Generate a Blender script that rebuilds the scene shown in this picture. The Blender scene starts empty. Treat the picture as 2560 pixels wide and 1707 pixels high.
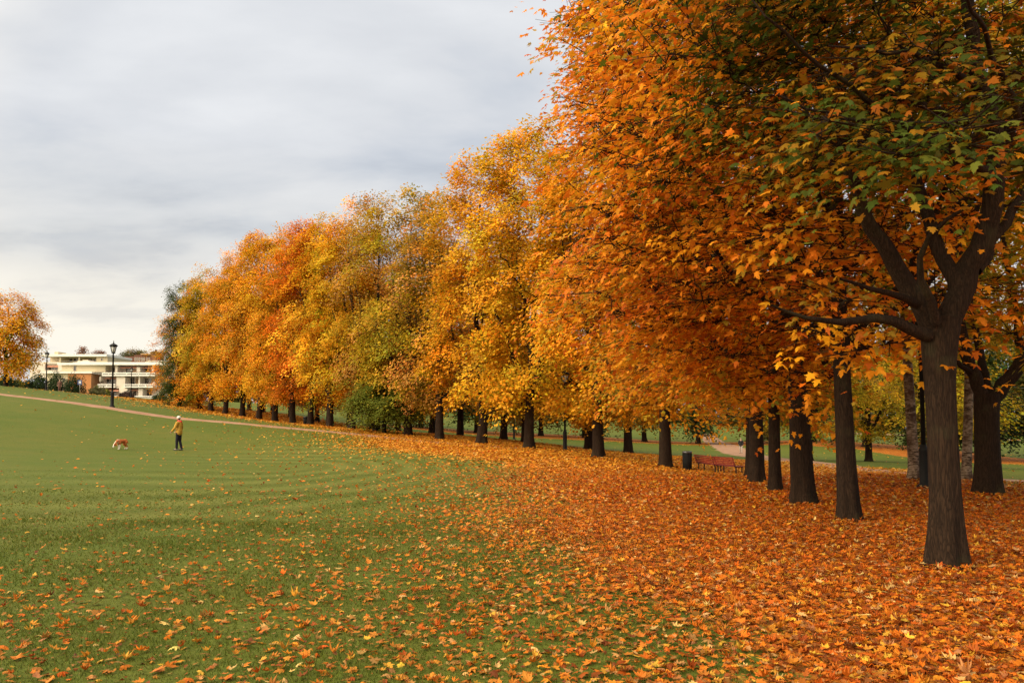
import bpy, math, random
import numpy as np
from mathutils import Vector, Matrix

sc = bpy.context.scene
COL = sc.collection
R_ = math.radians

# ------------------------------------------------------------------ camera
CAMZ, F, PITCH, HORIZON = 1.6, 796.4, R_(3.0), 420.0      # focal length and horizon row for a 1024 px wide frame
CY = HORIZON - F * math.tan(PITCH)
cam_data = bpy.data.cameras.new('camera')
cam = bpy.data.objects.new('camera', cam_data); COL.objects.link(cam)
cam.location = (0, 0, CAMZ); cam.rotation_euler = (R_(90) + PITCH, 0, 0)
cam_data.lens = 28.0; cam_data.sensor_width = 36.0
cam_data.shift_y = (CY - 341.0) / 1024.0
cam_data.clip_start = 0.05; cam_data.clip_end = 5000
sc.camera = cam

# ------------------------------------------------------------------ exposure and sampling
sc.view_settings.view_transform = 'Standard'
sc.view_settings.look = 'None'
sc.view_settings.exposure = 0.0
sc.view_settings.gamma = 1.0
sc.render.engine = 'CYCLES'
sc.cycles.use_denoising = True
sc.cycles.max_bounces = 6
sc.cycles.diffuse_bounces = 3
sc.cycles.transmission_bounces = 4
sc.cycles.glossy_bounces = 2
sc.cycles.sample_clamp_indirect = 6.0

# ------------------------------------------------------------------ sky
def srgb(r, g, b):
    f = lambda c: (c/255/12.92) if c/255 <= .04045 else (((c/255)+.055)/1.055)**2.4
    return (f(r), f(g), f(b))

ZEN, AUR = 2.3, 4.6
SUN_EL, SUN_AZ = R_(28), R_(-122)           # behind the camera, to the left
world = bpy.data.worlds.new('World'); sc.world = world; world.use_nodes = True
nt = world.node_tree; nt.nodes.clear()
def N(tree, typ, **kw):
    n = tree.nodes.new(typ)
    for k, v in kw.items():
        if k.startswith('i_'):
            key = k[2:]; key = int(key) if key.isdigit() else key.replace('_', ' ')
            n.inputs[key].default_value = v
        else: setattr(n, k, v)
    return n
def M(tree, op, a, b=None, c=None):
    n = tree.nodes.new('ShaderNodeMath'); n.operation = op
    for i, v in enumerate((a, b, c)):
        if v is None: continue
        if hasattr(v, 'links'): tree.links.new(v, n.inputs[i])
        else: n.inputs[i].default_value = v
    return n.outputs[0]
def MIX(tree, fac, a, b, mode='MIX'):
    n = tree.nodes.new('ShaderNodeMix'); n.data_type = 'RGBA'; n.blend_type = mode
    for s, v in ((n.inputs[0], fac), (n.inputs[6], a), (n.inputs[7], b)):
        if hasattr(v, 'links'): tree.links.new(v, s)
        else: s.default_value = v if not isinstance(v, tuple) else (*v, 1)[:4]
    return n.outputs[2]
def RAMP(tree, fac, stops, interp='LINEAR'):
    n = tree.nodes.new('ShaderNodeValToRGB'); cr = n.color_ramp; cr.interpolation = interp
    while len(cr.elements) < len(stops): cr.elements.new(0.5)
    for e, (p, c) in zip(cr.elements, stops):
        e.position = p; e.color = (*c, 1) if len(c) == 3 else c
    tree.links.new(fac, n.inputs[0]); return n.outputs[0]

tc = N(nt, 'ShaderNodeTexCoord')
sep = N(nt, 'ShaderNodeSeparateXYZ'); nt.links.new(tc.outputs['Generated'], sep.inputs[0])
dx, dy, dz = sep.outputs
zc = M(nt, 'MAXIMUM', dz, 0.0)
den = M(nt, 'ADD', zc, 0.20)
comb = N(nt, 'ShaderNodeCombineXYZ')
nt.links.new(M(nt, 'DIVIDE', dx, den), comb.inputs[0]); nt.links.new(M(nt, 'DIVIDE', dy, den), comb.inputs[1])
def cloud_noise(scale, detail, sx, sy, off, rough=.5, dist=0.0):
    mp = N(nt, 'ShaderNodeMapping'); mp.inputs['Scale'].default_value = (sx, sy, 1); mp.inputs['Location'].default_value = off
    mp.inputs['Rotation'].default_value = (0, 0, R_(-5))
    nt.links.new(comb.outputs[0], mp.inputs[0])
    n = N(nt, 'ShaderNodeTexNoise'); n.inputs['Scale'].default_value = scale; n.inputs['Detail'].default_value = detail
    n.inputs['Roughness'].default_value = rough; n.inputs['Distortion'].default_value = dist
    nt.links.new(mp.outputs[0], n.inputs['Vector']); return n.outputs['Fac']
big = cloud_noise(.95, 4.0, .9, 1.25, (5.3, 4.1, 0), .48, .2)
fine = cloud_noise(2.3, 5.0, .75, 1.2, (1.4, 2.2, 3), .55, .15)
hue = cloud_noise(.5, 2.0, 1.0, 1.2, (9.4, 1.2, 5))
cl = M(nt, 'ADD', M(nt, 'MULTIPLY', big, .55), M(nt, 'MULTIPLY', fine, .45))
S10 = 10.7
k = lambda c, m=1.0: tuple(S10*m*v for v in srgb(*c))
cool = RAMP(nt, cl, [(.38, srgb(180, 188, 200)), (.45, srgb(199, 205, 214)), (.53, srgb(216, 219, 224)), (.66, srgb(232, 234, 237))])
warm = RAMP(nt, cl, [(.38, srgb(192, 191, 193)), (.45, srgb(206, 204, 204)), (.53, srgb(219, 216, 215)), (.66, srgb(235, 232, 229))])
cloud = MIX(nt, RAMP(nt, hue, [(.42, (0, 0, 0)), (.58, (1, 1, 1))]), cool, warm)
# brighter break low in the sky, warm towards the left
low = RAMP(nt, zc, [(.0, (.2,)*3), (.045, (.4,)*3), (.070, (1,)*3), (.12, (1,)*3), (.18, (.45,)*3), (.32, (0,)*3)])
left = RAMP(nt, M(nt, 'MULTIPLY_ADD', dx, .5, .5), [(.20, (1,)*3), (.42, (.75,)*3), (.65, (.25,)*3)])
glow = M(nt, 'MULTIPLY', M(nt, 'MULTIPLY', low, left), RAMP(nt, fine, [(.36, (.62,)*3), (.50, (1.0,)*3)]))
cloud = MIX(nt, glow, cloud, tuple(srgb(253, 247, 232)))
# an overcast sky is brightest overhead
zen = RAMP(nt, zc, [(.50, (1.0, 1.0, 1.0)), (.90, (ZEN, ZEN*.95, ZEN*.84))])
cloud = MIX(nt, 1.0, cloud, zen, 'MULTIPLY')
# and bright round the sun, which stands behind thin cloud at the photographer's back
dot = N(nt, 'ShaderNodeVectorMath', operation='DOT_PRODUCT'); nt.links.new(tc.outputs['Generated'], dot.inputs[0])
dot.inputs[1].default_value = (math.sin(SUN_AZ)*math.cos(SUN_EL), math.cos(SUN_AZ)*math.cos(SUN_EL), math.sin(SUN_EL))
aur = M(nt, 'POWER', M(nt, 'MAXIMUM', M(nt, 'MULTIPLY_ADD', dot.outputs['Value'], 1/.85, -.15/.85), 0.0), 1.3)
cloud = MIX(nt, aur, cloud, (AUR*1.0, AUR*.86, AUR*.62))
vm = N(nt, 'ShaderNodeVectorMath', operation='SCALE'); vm.inputs['Scale'].default_value = S10
nt.links.new(cloud, vm.inputs[0])
sky = N(nt, 'ShaderNodeTexSky', sky_type='NISHITA', sun_disc=False)
sky.sun_elevation = SUN_EL; sky.sun_rotation = SUN_AZ; sky.air_density = 1.0; sky.dust_density = 2.0
skyc = MIX(nt, .965, sky.outputs[0], vm.outputs[0])
bg = N(nt, 'ShaderNodeBackground'); bg.inputs['Strength'].default_value = 0.1
nt.links.new(skyc, bg.inputs['Color'])
wo = N(nt, 'ShaderNodeOutputWorld'); nt.links.new(bg.outputs[0], wo.inputs[0])

# ------------------------------------------------------------------ sun behind thin cloud
sl = bpy.data.lights.new('sun', 'SUN'); sl.energy = 1.5; sl.angle = R_(14); sl.color = (1.0, .88, .70)
sun = bpy.data.objects.new('sun', sl); COL.objects.link(sun)
sd = Vector((math.sin(SUN_AZ)*math.cos(SUN_EL), math.cos(SUN_AZ)*math.cos(SUN_EL), math.sin(SUN_EL)))
sun.rotation_euler = sd.to_track_quat('Z', 'Y').to_euler()

# ------------------------------------------------------------------ helpers
rng = np.random.default_rng(7)
def at(px, py, Y):
    """world point seen at picture position (px, py), Y metres ahead: used only to survey where things stand"""
    v = (CY - py) / F
    dzz = Y * (v*math.cos(PITCH) + math.sin(PITCH)) / (math.cos(PITCH) - v*math.sin(PITCH))
    X = (px - 512.0) / F * (Y*math.cos(PITCH) + dzz*math.sin(PITCH))
    return np.array((X, Y, CAMZ + dzz))

def new_mesh(name, V, faces, mats=(), smooth=False, cols=None):
    """V (n,3); faces: list of int arrays (m,k), one array per polygon size"""
    me = bpy.data.meshes.new(name)
    V = np.asarray(V, np.float32); me.vertices.add(len(V)); me.vertices.foreach_set('co', V.ravel())
    faces = [np.asarray(f, np.int32) for f in faces if len(f)]
    loops = np.concatenate([f.ravel() for f in faces]); sizes = np.concatenate([np.full(len(f), f.shape[1], np.int32) for f in faces])
    starts = np.concatenate([[0], np.cumsum(sizes)[:-1]]).astype(np.int32)
    me.loops.add(len(loops)); me.loops.foreach_set('vertex_index', loops.astype(np.int32))
    me.polygons.add(len(sizes)); me.polygons.foreach_set('loop_start', starts)
    try: me.polygons.foreach_set('loop_total', sizes)
    except Exception: pass
    me.update(calc_edges=True)
    me.polygons.foreach_set('use_smooth', np.full(len(sizes), bool(smooth)))
    if cols is not None:
        a = me.attributes.new('leafcol', 'FLOAT_COLOR', 'POINT')
        c4 = np.ones((len(V), 4), np.float32); c4[:, :3] = cols
        a.data.foreach_set('color', c4.ravel())
    for m in mats: me.materials.append(m)
    me.validate(clean_customdata=False)
    return me

def link(name, data, parent=None, loc=None, rotz=0.0, **props):
    o = bpy.data.objects.new(name, data); COL.objects.link(o)
    if parent is not None: o.parent = parent
    if loc is not None: o.location = tuple(float(v) for v in loc)
    if rotz: o.rotation_euler = (0, 0, rotz)
    for kk, v in props.items():
        if v is not None: o[kk] = v
    return o

class MB:
    """collects boxes, tubes and lathes and links them as one mesh"""
    def __init__(s): s.V = []; s.Q = []; s.T = []; s.n = 0
    def add(s, V, Q=(), T=()):
        V = np.asarray(V, float); s.V.append(V)
        if len(Q): s.Q.append(np.asarray(Q, int) + s.n)
        if len(T): s.T.append(np.asarray(T, int) + s.n)
        s.n += len(V); return s
    def box(s, x0, x1, y0, y1, z0, z1, bev=0.0):
        b = min(bev, (x1-x0)/3, (y1-y0)/3, (z1-z0)/3)
        if b <= 0:
            V = [(x, y, z) for z in (z0, z1) for x, y in ((x0, y0), (x1, y0), (x1, y1), (x0, y1))]
            return s.add(V, [(0, 3, 2, 1), (4, 5, 6, 7), (0, 1, 5, 4), (1, 2, 6, 5), (2, 3, 7, 6), (3, 0, 4, 7)])
        c = ((x0, y0, 1, 1), (x1, y0, -1, 1), (x1, y1, -1, -1), (x0, y1, 1, -1)); V = []
        for z, ins in ((z0, 1), (z0+b, 0), (z1-b, 0), (z1, 1)):
            for x, y, a, d in c: V.append((x+a*b*ins, y+d*b*ins, z))
        Q = [(0, 3, 2, 1), (12, 13, 14, 15)]
        for r in range(3):
            for i in range(4): Q.append((r*4+i, r*4+(i+1) % 4, r*4+4+(i+1) % 4, r*4+4+i))
        return s.add(V, Q)
    def lathe(s, prof, n=16, c=(0, 0, 0), cap=True):
        th = np.arange(n)*2*math.pi/n; V = []
        for r, z in prof: V += [(c[0]+r*math.cos(t), c[1]+r*math.sin(t), c[2]+z) for t in th]
        Q = [(i*n+j, i*n+(j+1) % n, (i+1)*n+(j+1) % n, (i+1)*n+j) for i in range(len(prof)-1) for j in range(n)]
        T = []
        if cap:
            V += [(c[0], c[1], c[2]+prof[0][1]), (c[0], c[1], c[2]+prof[-1][1])]; a = len(prof)*n
            T = [(a, (j+1) % n, j) for j in range(n)] + [(a+1, (len(prof)-1)*n+j, (len(prof)-1)*n+(j+1) % n) for j in range(n)]
        return s.add(V, Q, T)
    def tube(s, pts, rad, n=8):
        P = np.asarray(pts, float)[None]; r = np.broadcast_to(np.asarray(rad, float), (P.shape[1],))[None]
        V, Q = tubes(P, r, n); s.add(V, Q)
        m = len(V); T = [(0, j+1, j) for j in range(1, n-1)] + [(m-n, m-n+j, m-n+j+1) for j in range(1, n-1)]
        s.T.append(np.asarray(T, int) + s.n - m); return s
    def mesh(s, name, mat, smooth=False):
        return new_mesh(name, np.concatenate(s.V), ([np.concatenate(s.Q)] if s.Q else []) + ([np.concatenate(s.T)] if s.T else []), [mat], smooth)
    def build(s, name, mat, parent=None, smooth=False, **kw):
        return link(name, s.mesh(name, mat, smooth), parent, **kw)

def unit(a): return a / np.maximum(np.linalg.norm(a, axis=-1, keepdims=True), 1e-9)
def tubes(P, Rr, n):
    """P (T,m,3) polylines of equal length, Rr (T,m) radii -> verts, quads"""
    T, m, _ = P.shape
    tan = np.empty_like(P); tan[:, 1:-1] = P[:, 2:] - P[:, :-2]; tan[:, 0] = P[:, 1]-P[:, 0]; tan[:, -1] = P[:, -1]-P[:, -2]
    tan = unit(tan)
    ref = np.where(np.abs(tan[:, :1, 2:3]) > .8, np.array([1., 0, 0]), np.array([0., 0, 1.]))
    a = unit(np.cross(tan, np.broadcast_to(ref, tan.shape))); b = np.cross(tan, a)
    th = np.arange(n)*2*math.pi/n
    ring = a[:, :, None]*np.cos(th)[:, None] + b[:, :, None]*np.sin(th)[:, None]
    V = (P[:, :, None] + ring*Rr[:, :, None, None]).reshape(-1, 3)
    base = (np.arange(T)*m*n)[:, None, None] + (np.arange(m-1)*n)[None, :, None]
    j = np.arange(n); j2 = (j+1) % n
    Q = np.stack([base+j, base+j2, base+n+j2, base+n+j], -1).reshape(-1, 4)
    return V, Q

# ------------------------------------------------------------------ materials
def mat_new(name):
    m = bpy.data.materials.new(name); m.use_nodes = True
    t = m.node_tree; t.nodes.clear()
    o = t.nodes.new('ShaderNodeOutputMaterial'); return m, t, o
def principled(t, o, **kw):
    b = t.nodes.new('ShaderNodeBsdfPrincipled')
    for key, v in kw.items():
        s = b.inputs[key.replace('_', ' ')]
        if hasattr(v, 'links'): t.links.new(v, s)
        else: s.default_value = v if not isinstance(v, tuple) else (*v, 1)[:4]
    t.links.new(b.outputs[0], o.inputs[0]); return b
def bump(t, h, strength, dist):
    b = t.nodes.new('ShaderNodeBump'); b.inputs['Strength'].default_value = strength; b.inputs['Distance'].default_value = dist
    t.links.new(h, b.inputs['Height']); return b.outputs[0]
def noise(t, vec, scale, detail=4.0, rough=.55, out='Fac', dist=0.0):
    n = t.nodes.new('ShaderNodeTexNoise'); n.inputs['Scale'].default_value = scale; n.inputs['Detail'].default_value = detail
    n.inputs['Roughness'].default_value = rough; n.inputs['Distortion'].default_value = dist
    if vec is not None: t.links.new(vec, n.inputs['Vector'])
    return n.outputs[out]
def objco(t, scale=(1, 1, 1)):
    c = t.nodes.new('ShaderNodeTexCoord'); mp = t.nodes.new('ShaderNodeMapping'); mp.inputs['Scale'].default_value = scale
    t.links.new(c.outputs['Object'], mp.inputs[0]); return mp.outputs[0]
def geopos(t):
    g = t.nodes.new('ShaderNodeNewGeometry'); return g.outputs['Position']
def plain(name, col, rough=.6, metal=0.0, var=.15, vscale=3.0, spec=.4, bumps=0.0):
    m, t, o = mat_new(name); v = objco(t)
    n = noise(t, v, vscale, 5)
    c = RAMP(t, n, [(.3, tuple(x*(1-var) for x in col)), (.7, tuple(min(1, x*(1+var)) for x in col))])
    kw = dict(Base_Color=c, Roughness=rough, Metallic=metal, Specular_IOR_Level=spec)
    b = principled(t, o, **kw)
    if bumps: t.links.new(bump(t, noise(t, v, 60, 3), bumps, .01), b.inputs['Normal'])
    return m

def leaf_material(name, trans=.38):
    m, t, o = mat_new(name)
    at_ = t.nodes.new('ShaderNodeAttribute'); at_.attribute_name = 'leafcol'
    oi = t.nodes.new('ShaderNodeObjectInfo')
    c = MIX(t, 1.0, at_.outputs['Color'], oi.outputs['Color'], 'MULTIPLY')
    b = t.nodes.new('ShaderNodeBsdfPrincipled'); t.links.new(c, b.inputs['Base Color'])
    b.inputs['Roughness'].default_value = .55; b.inputs['Specular IOR Level'].default_value = .09
    tr = t.nodes.new('ShaderNodeBsdfTranslucent'); t.links.new(c, tr.inputs['Color'])
    mx = t.nodes.new('ShaderNodeMixShader'); mx.inputs[0].default_value = trans
    t.links.new(b.outputs[0], mx.inputs[1]); t.links.new(tr.outputs[0], mx.inputs[2]); t.links.new(mx.outputs[0], o.inputs[0])
    return m
LEAF = leaf_material('leaf', .42); LITTER_LEAF = leaf_material('fallen_leaf', .18); BLADE = leaf_material('grass_blade', .3)

def bark_material(name, dark, light, zs=.16, sc_=9.0, strength=.9):
    m, t, o = mat_new(name); v = objco(t, (1, 1, zs))
    n1 = noise(t, v, sc_*2.2, 6, .6, dist=.6); n2 = noise(t, objco(t), 1.6, 4)
    vo = t.nodes.new('ShaderNodeTexVoronoi'); vo.feature = 'DISTANCE_TO_EDGE'; vo.inputs['Scale'].default_value = sc_*1.6
    t.links.new(MIX(t, .13, v, noise(t, v, 14, 3, out='Color')), vo.inputs['Vector'])
    ridge = M(t, 'MULTIPLY', M(t, 'MINIMUM', M(t, 'MULTIPLY', vo.outputs['Distance'], 3.2), 1.0), n1)
    h = M(t, 'ADD', ridge, M(t, 'MULTIPLY', n1, .4))
    c = RAMP(t, h, [(.12, dark), (.62, light)])
    moss = RAMP(t, n2, [(.56, (0,)*3), (.72, (.5,)*3)])
    c = MIX(t, moss, c, (.055, .055, .025))
    b = principled(t, o, Base_Color=c, Roughness=.9, Specular_IOR_Level=.15)
    t.links.new(bump(t, h, strength, .03), b.inputs['Normal']); return m
BARK = bark_material('maple_bark', (.008, .0045, .0025), (.036, .020, .011), .10, 26.0, .6)
def birch_material():
    m, t, o = mat_new('birch_bark'); v = objco(t, (1, 1, 3.0)); v2 = objco(t, (1, 1, .5))
    n = noise(t, v, 5, 5, .65, dist=.4); n2 = noise(t, v2, 3.5, 5)
    c = RAMP(t, n, [(.40, (.035, .02, .013)), (.50, (.17, .115, .075)), (.6, (.27, .20, .145))])
    c = MIX(t, RAMP(t, n2, [(.48, (0,)*3), (.62, (1,)*3)]), c, (.06, .03, .018))
    b = principled(t, o, Base_Color=c, Roughness=.8, Specular_IOR_Level=.2)
    t.links.new(bump(t, n, .6, .02), b.inputs['Normal']); return m
BIRCH = birch_material()

# ------------------------------------------------------------------ the lie of the land
A_px = [(946, 566, 8.7), (849, 521, 13), (803, 504, 17), (775, 491, 21), (757, 483, 25), (748, 477, 29), (988, 494, 20), (914, 479, 25),
        (695.7, 471, 38), (733.8, 474.7, 35), (667, 466, 38), (601, 457, 41.5), (528, 447.6, 46.3), (481, 443, 50.1), (440, 439, 54),
        (407.5, 434.5, 57.4), (331, 426.7, 67.8), (293, 423.6, 74.4), (226, 413.6, 90), (182, 405, 104), (625, 453, 58), (571, 448.6, 58),
        (485, 437.6, 72), (690, 457, 56), (178.5, 450, 41.7), (121, 448.6, 40), (112, 406.6, 58), (46, 390, 95), (0, 394, 60), (178, 418, 57),
        (226, 421.5, 57), (331, 431, 57), (0, 385, 110), (100, 395, 112), (180, 402.5, 118), (741, 453, 91), (784, 459, 65), (827, 464, 46.5),
        (715, 442, 125), (900, 448, 105), (900, 434, 150), (1000, 461, 82), (600, 447, 80), (570, 436, 120), (800, 441, 118), (470, 432, 110),
        (600, 424, 160), (1000, 440, 140), (1024, 481.6, 26), (914, 474.5, 31), (860, 469.5, 37)]
A_xyz = [(0, 0, 0), (0, 5, 0), (-6, 6, .02), (6, 6, .02), (-9, 14, .0), (0, 13, -.03), (-15, 0, .1), (15, 0, -.1), (0, -15, 0), (-22, 20, .1), (-12, 28, -.02),
         (-75, 200, 6.2), (-58, 160, 5.2), (-50, 140, 4.2), (-110, 200, 6.2), (-40, 200, 5), (-200, 400, 7), (200, 400, 2), (0, 400, 4), (0, 700, 4), (300, 200, 0), (-300, 200, 8),
         (-500, 600, 8), (500, 600, 3), (-300, 0, 5), (300, 0, -2), (0, -200, 0), (60, 220, 1), (-160, 120, 9)]
AN = np.array([at(*a) for a in A_px] + [np.array(a, float) for a in A_xyz])
def tps_kernel(d2): return np.where(d2 > 1e-12, d2*np.log(np.maximum(d2, 1e-12)), 0)
_s = 40.0; _p = AN[:, :2]/_s; _n = len(_p)
_K = tps_kernel(((_p[:, None]-_p[None])**2).sum(-1)) + np.eye(_n)*.004
_P = np.c_[np.ones(_n), _p]
_W = np.linalg.solve(np.block([[_K, _P], [_P.T, np.zeros((3, 3))]]), np.r_[AN[:, 2], 0, 0, 0])
def ground(x, y):
    x = np.asarray(x, float); y = np.asarray(y, float); shp = np.broadcast(x, y).shape
    q = np.stack([np.broadcast_to(x, shp).ravel(), np.broadcast_to(y, shp).ravel()], -1)/_s; out = np.empty(len(q))
    for i in range(0, len(q), 20000):
        c = q[i:i+20000]; out[i:i+20000] = tps_kernel(((c[:, None]-_p[None])**2).sum(-1)) @ _W[:_n] + _W[_n] + c @ _W[_n+1:]
    return out.reshape(shp)
def gz(x, y): return float(ground(np.array([x]), np.array([y]))[0])

def sig(t): return 1/(1+np.exp(-np.clip(t, -30, 30)))
YL = np.array([-50, 0, 5.3, 8, 12, 20, 26, 32, 36, 40, 45, 52, 57, 75, 90, 110, 125])
XL = np.array([4, 1.5, 1.2, .95, .7, 1.1, 1.6, 1.1, -.4, -3.8, -7.4, -9.3, -11, -24.3, -35.8, -51, -62])
YR = np.array([-50, 0, 14, 18, 22, 26, 36, 52, 56, 60, 75, 90, 110, 125])
XR = np.array([80, 60, 30, 17, 13.6, 13.4, 16, 15.5, 13, 8.5, -3, -14, -29, -40])
BAND = np.array([at(430, 433, 112)[:2], at(470, 432, 110)[:2], at(600, 436, 120)[:2], at(800, 441, 118)[:2], at(900, 448, 105)[:2], at(1000, 461, 82)[:2], (70, 70)])
def band_dist(x, y):
    p = np.stack([x, y], -1); best = np.full(x.shape, 1e9)
    for a, b in zip(BAND[:-1], BAND[1:]):
        d = b-a; t = np.clip(((p-a)@d)/(d@d), 0, 1); best = np.minimum(best, np.linalg.norm(p-a-t[..., None]*d, axis=-1))
    return best
def edge_wobble(x, y): return .55*np.sin(x*.9+y*.6)+.45*np.sin(1.7*y-x*.7+1)+.35*np.sin(2.9*x+1.3*y)
def litter(x, y):
    xl = np.interp(y, YL, XL); xr = np.interp(y, YR, XR); wob = edge_wobble(x, y)
    w = np.interp(y, [0, 20, 32, 45, 60, 120], [.75, 1.1, 1.3, 1.2, .8, 1.2])
    m = sig((x-xl+wob*.6)/w) * sig((xr-x+wob*.5)/.6) * sig((118-y)/2)
    return np.maximum(m, sig((6.5-band_dist(x, y))/.8) * .95)

# ------------------------------------------------------------------ ground
def axis(parts):
    out = []
    for a, b, st in parts: out.append(np.arange(a, b, st))
    return np.concatenate(out)
gx = axis([(-900, -300, 60), (-300, -90, 10), (-90, -26, 1.0), (-26, 26, .4), (26, 90, 1.0), (90, 300, 10), (300, 901, 60)])
gy = axis([(-200, -12, 20), (-12, 32, .4), (32, 130, 1.0), (130, 300, 8), (300, 1600, 80)])
GX, GY = np.meshgrid(gx, gy); GZ = ground(GX, GY)
far = np.clip((np.hypot(GX, GY-100)-350)/250, 0, 1); GZ = GZ*(1-far)+far*4.0
nx, ny = len(gx), len(gy); idx = np.arange(nx*ny).reshape(ny, nx)
Qg = np.stack([idx[:-1, :-1], idx[:-1, 1:], idx[1:, 1:], idx[1:, :-1]], -1).reshape(-1, 4)
gme = new_mesh('ground', np.stack([GX, GY, GZ], -1).reshape(-1, 3), [Qg], smooth=True)
la = gme.attributes.new('litter', 'FLOAT', 'POINT'); la.data.foreach_set('value', litter(GX, GY).ravel().astype(np.float32))

def leaf_litter_color(t, pos, s):
    vo = t.nodes.new('ShaderNodeTexVoronoi'); vo.inputs['Scale'].default_value = s; t.links.new(pos, vo.inputs['Vector'])
    sp = t.nodes.new('ShaderNodeSeparateColor'); t.links.new(vo.outputs['Color'], sp.inputs[0])
    return RAMP(t, sp.outputs[0], [(.0, (.16, .045, .010)), (.25, (.26, .065, .010)), (.5, (.40, .108, .011)), (.75, (.45, .150, .015)), (1.0, (.52, .25, .04))])
def ground_material():
    m, t, o = mat_new('lawn'); pos = geopos(t)
    a = t.nodes.new('ShaderNodeAttribute'); a.attribute_name = 'litter'
    n_big = noise(t, pos, .11, 4); n_mid = noise(t, pos, .9, 5, .6); n_fine = noise(t, pos, 14, 5, .7)
    g = RAMP(t, n_fine, [(.28, (.052, .064, .008)), (.5, (.084, .106, .013)), (.75, (.130, .147, .021))])
    dry = RAMP(t, n_mid, [(.40, (0,)*3), (.72, (.75,)*3)])
    g = MIX(t, dry, g, (.120, .113, .018))
    g = MIX(t, RAMP(t, n_big, [(.42, (0,)*3), (.60, (.45,)*3)]), g, (.054, .092, .008))
    # curved swathes left by the mower, turning at the right
    sp = t.nodes.new('ShaderNodeSeparateXYZ'); t.links.new(pos, sp.inputs[0])
    ex = M(t, 'MAXIMUM', M(t, 'SUBTRACT', sp.outputs[0], -8.5), 0.0); ey = M(t, 'MULTIPLY', M(t, 'SUBTRACT', sp.outputs[1], 28.5), .46)
    rad = M(t, 'SQRT', M(t, 'ADD', M(t, 'MULTIPLY', ex, ex), M(t, 'MULTIPLY', ey, ey)))
    rad = M(t, 'ADD', rad, M(t, 'MULTIPLY', n_big, 1.5))
    w = M(t, 'SINE', M(t, 'MULTIPLY', rad, 4.9)); w2 = M(t, 'MULTIPLY_ADD', w, .5, .5)
    zone = M(t, 'MULTIPLY', RAMP(t, M(t, 'DIVIDE', rad, 20.0), [(.05, (0,)*3), (.13, (1,)*3), (.40, (1.0,)*3), (.52, (0,)*3)]), RAMP(t, M(t, 'MULTIPLY_ADD', sp.outputs[0], .05, 1.10), [(.22, (.0,)*3), (.62, (1,)*3)]))
    g = MIX(t, M(t, 'MULTIPLY', M(t, 'MULTIPLY', w2, zone), .29), g, (.20, .20, .05))
    g = MIX(t, M(t, 'MULTIPLY', M(t, 'MULTIPLY', M(t, 'SUBTRACT', 1.0, w2), zone), .25), g, (.055, .068, .010))
    lc = leaf_litter_color(t, pos, 14.0)
    lm = M(t, 'ADD', a.outputs['Fac'], M(t, 'MULTIPLY', M(t, 'SUBTRACT', noise(t, pos, 3.2, 5, .7), .5), 1.1))
    f = RAMP(t, lm, [(.50, (0,)*3), (.62, (1,)*3)])
    c = MIX(t, f, g, lc)
    b = principled(t, o, Base_Color=c, Roughness=.85, Specular_IOR_Level=.12)
    t.links.new(bump(t, M(t, 'ADD', noise(t, pos, 30, 4, .7), M(t, 'MULTIPLY', n_mid, .6)), .55, .05), b.inputs['Normal'])
    return m
gme.materials.append(ground_material())
link('ground', gme, kind='structure')

def path_material():
    m, t, o = mat_new('path_gravel'); pos = geopos(t)
    n = noise(t, pos, 1.3, 6, .65); n2 = noise(t, pos, 40, 3, .6)
    c = RAMP(t, n, [(.3, (.25, .135, .08)), (.7, (.38, .23, .15))])
    c = MIX(t, RAMP(t, n2, [(.35, (.35,)*3), (.65, (0,)*3)]), c, (.20, .10, .06))
    b = principled(t, o, Base_Color=c, Roughness=.9, Specular_IOR_Level=.15)
    t.links.new(bump(t, n2, .4, .02), b.inputs['Normal']); return m
PATH = path_material()
def ribbon(name, ctrl, widths, **kw):
    c = np.array([p[:2] for p in ctrl]); w = np.array(widths, float)
    d = np.r_[0, np.cumsum(np.linalg.norm(np.diff(c, axis=0), axis=1))]; s = np.arange(0, d[-1], .5)
    ker = np.hanning(17); ker /= ker.sum()
    def sm(v):
        u = np.interp(s, d, v); p = np.r_[2*u[0]-u[8:0:-1], u, 2*u[-1]-u[-2:-10:-1]]; return np.convolve(p, ker, 'valid')
    X, Y, Wd = sm(c[:, 0]), sm(c[:, 1]), np.interp(s, d, w)
    tx, ty = np.gradient(X), np.gradient(Y); L = np.hypot(tx, ty); nxv, nyv = ty/L, -tx/L
    off = np.linspace(-1, 1, 9); wob = 1+.06*np.sin(s*1.9)+.05*np.sin(s*.83+1)+rng.normal(0, .05, len(s))
    PX = X[:, None]+nxv[:, None]*off*(Wd*wob)[:, None]/2; PY = Y[:, None]+nyv[:, None]*off*(Wd*wob)[:, None]/2
    PZ = ground(PX, PY)+.035-.04*np.abs(off)**6
    i = np.arange(PX.size).reshape(PX.shape)
    Q = np.stack([i[:-1, :-1], i[:-1, 1:], i[1:, 1:], i[1:, :-1]], -1).reshape(-1, 4)[:, ::-1]
    return link(name, new_mesh(name, np.stack([PX, PY, PZ], -1).reshape(-1, 3), [Q], [PATH], True), kind='structure', **kw)
ribbon('path', [at(-90, 383, 68), at(0, 394, 60), at(112, 408, 57), at(178, 418, 57), at(226, 421.5, 57), at(331, 431, 57), at(375, 436.5, 54), at(420, 441, 51), at(480, 446.5, 47), at(520, 449, 45)], [1.55]*10)
ribbon('path', [at(1150, 486, 25), at(1024, 481.6, 26), at(914, 474.5, 31), at(860, 469.5, 37), at(827, 464, 46.5), at(784, 459, 65), at(760, 456, 78), at(741, 453, 91), at(722, 445, 115), at(715, 442, 125), at(705, 438, 145)],
       [1.3, 1.3, 1.6, 2.2, 3.2, 4.2, 4.4, 4.4, 3.6, 3.2, 3])
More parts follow.
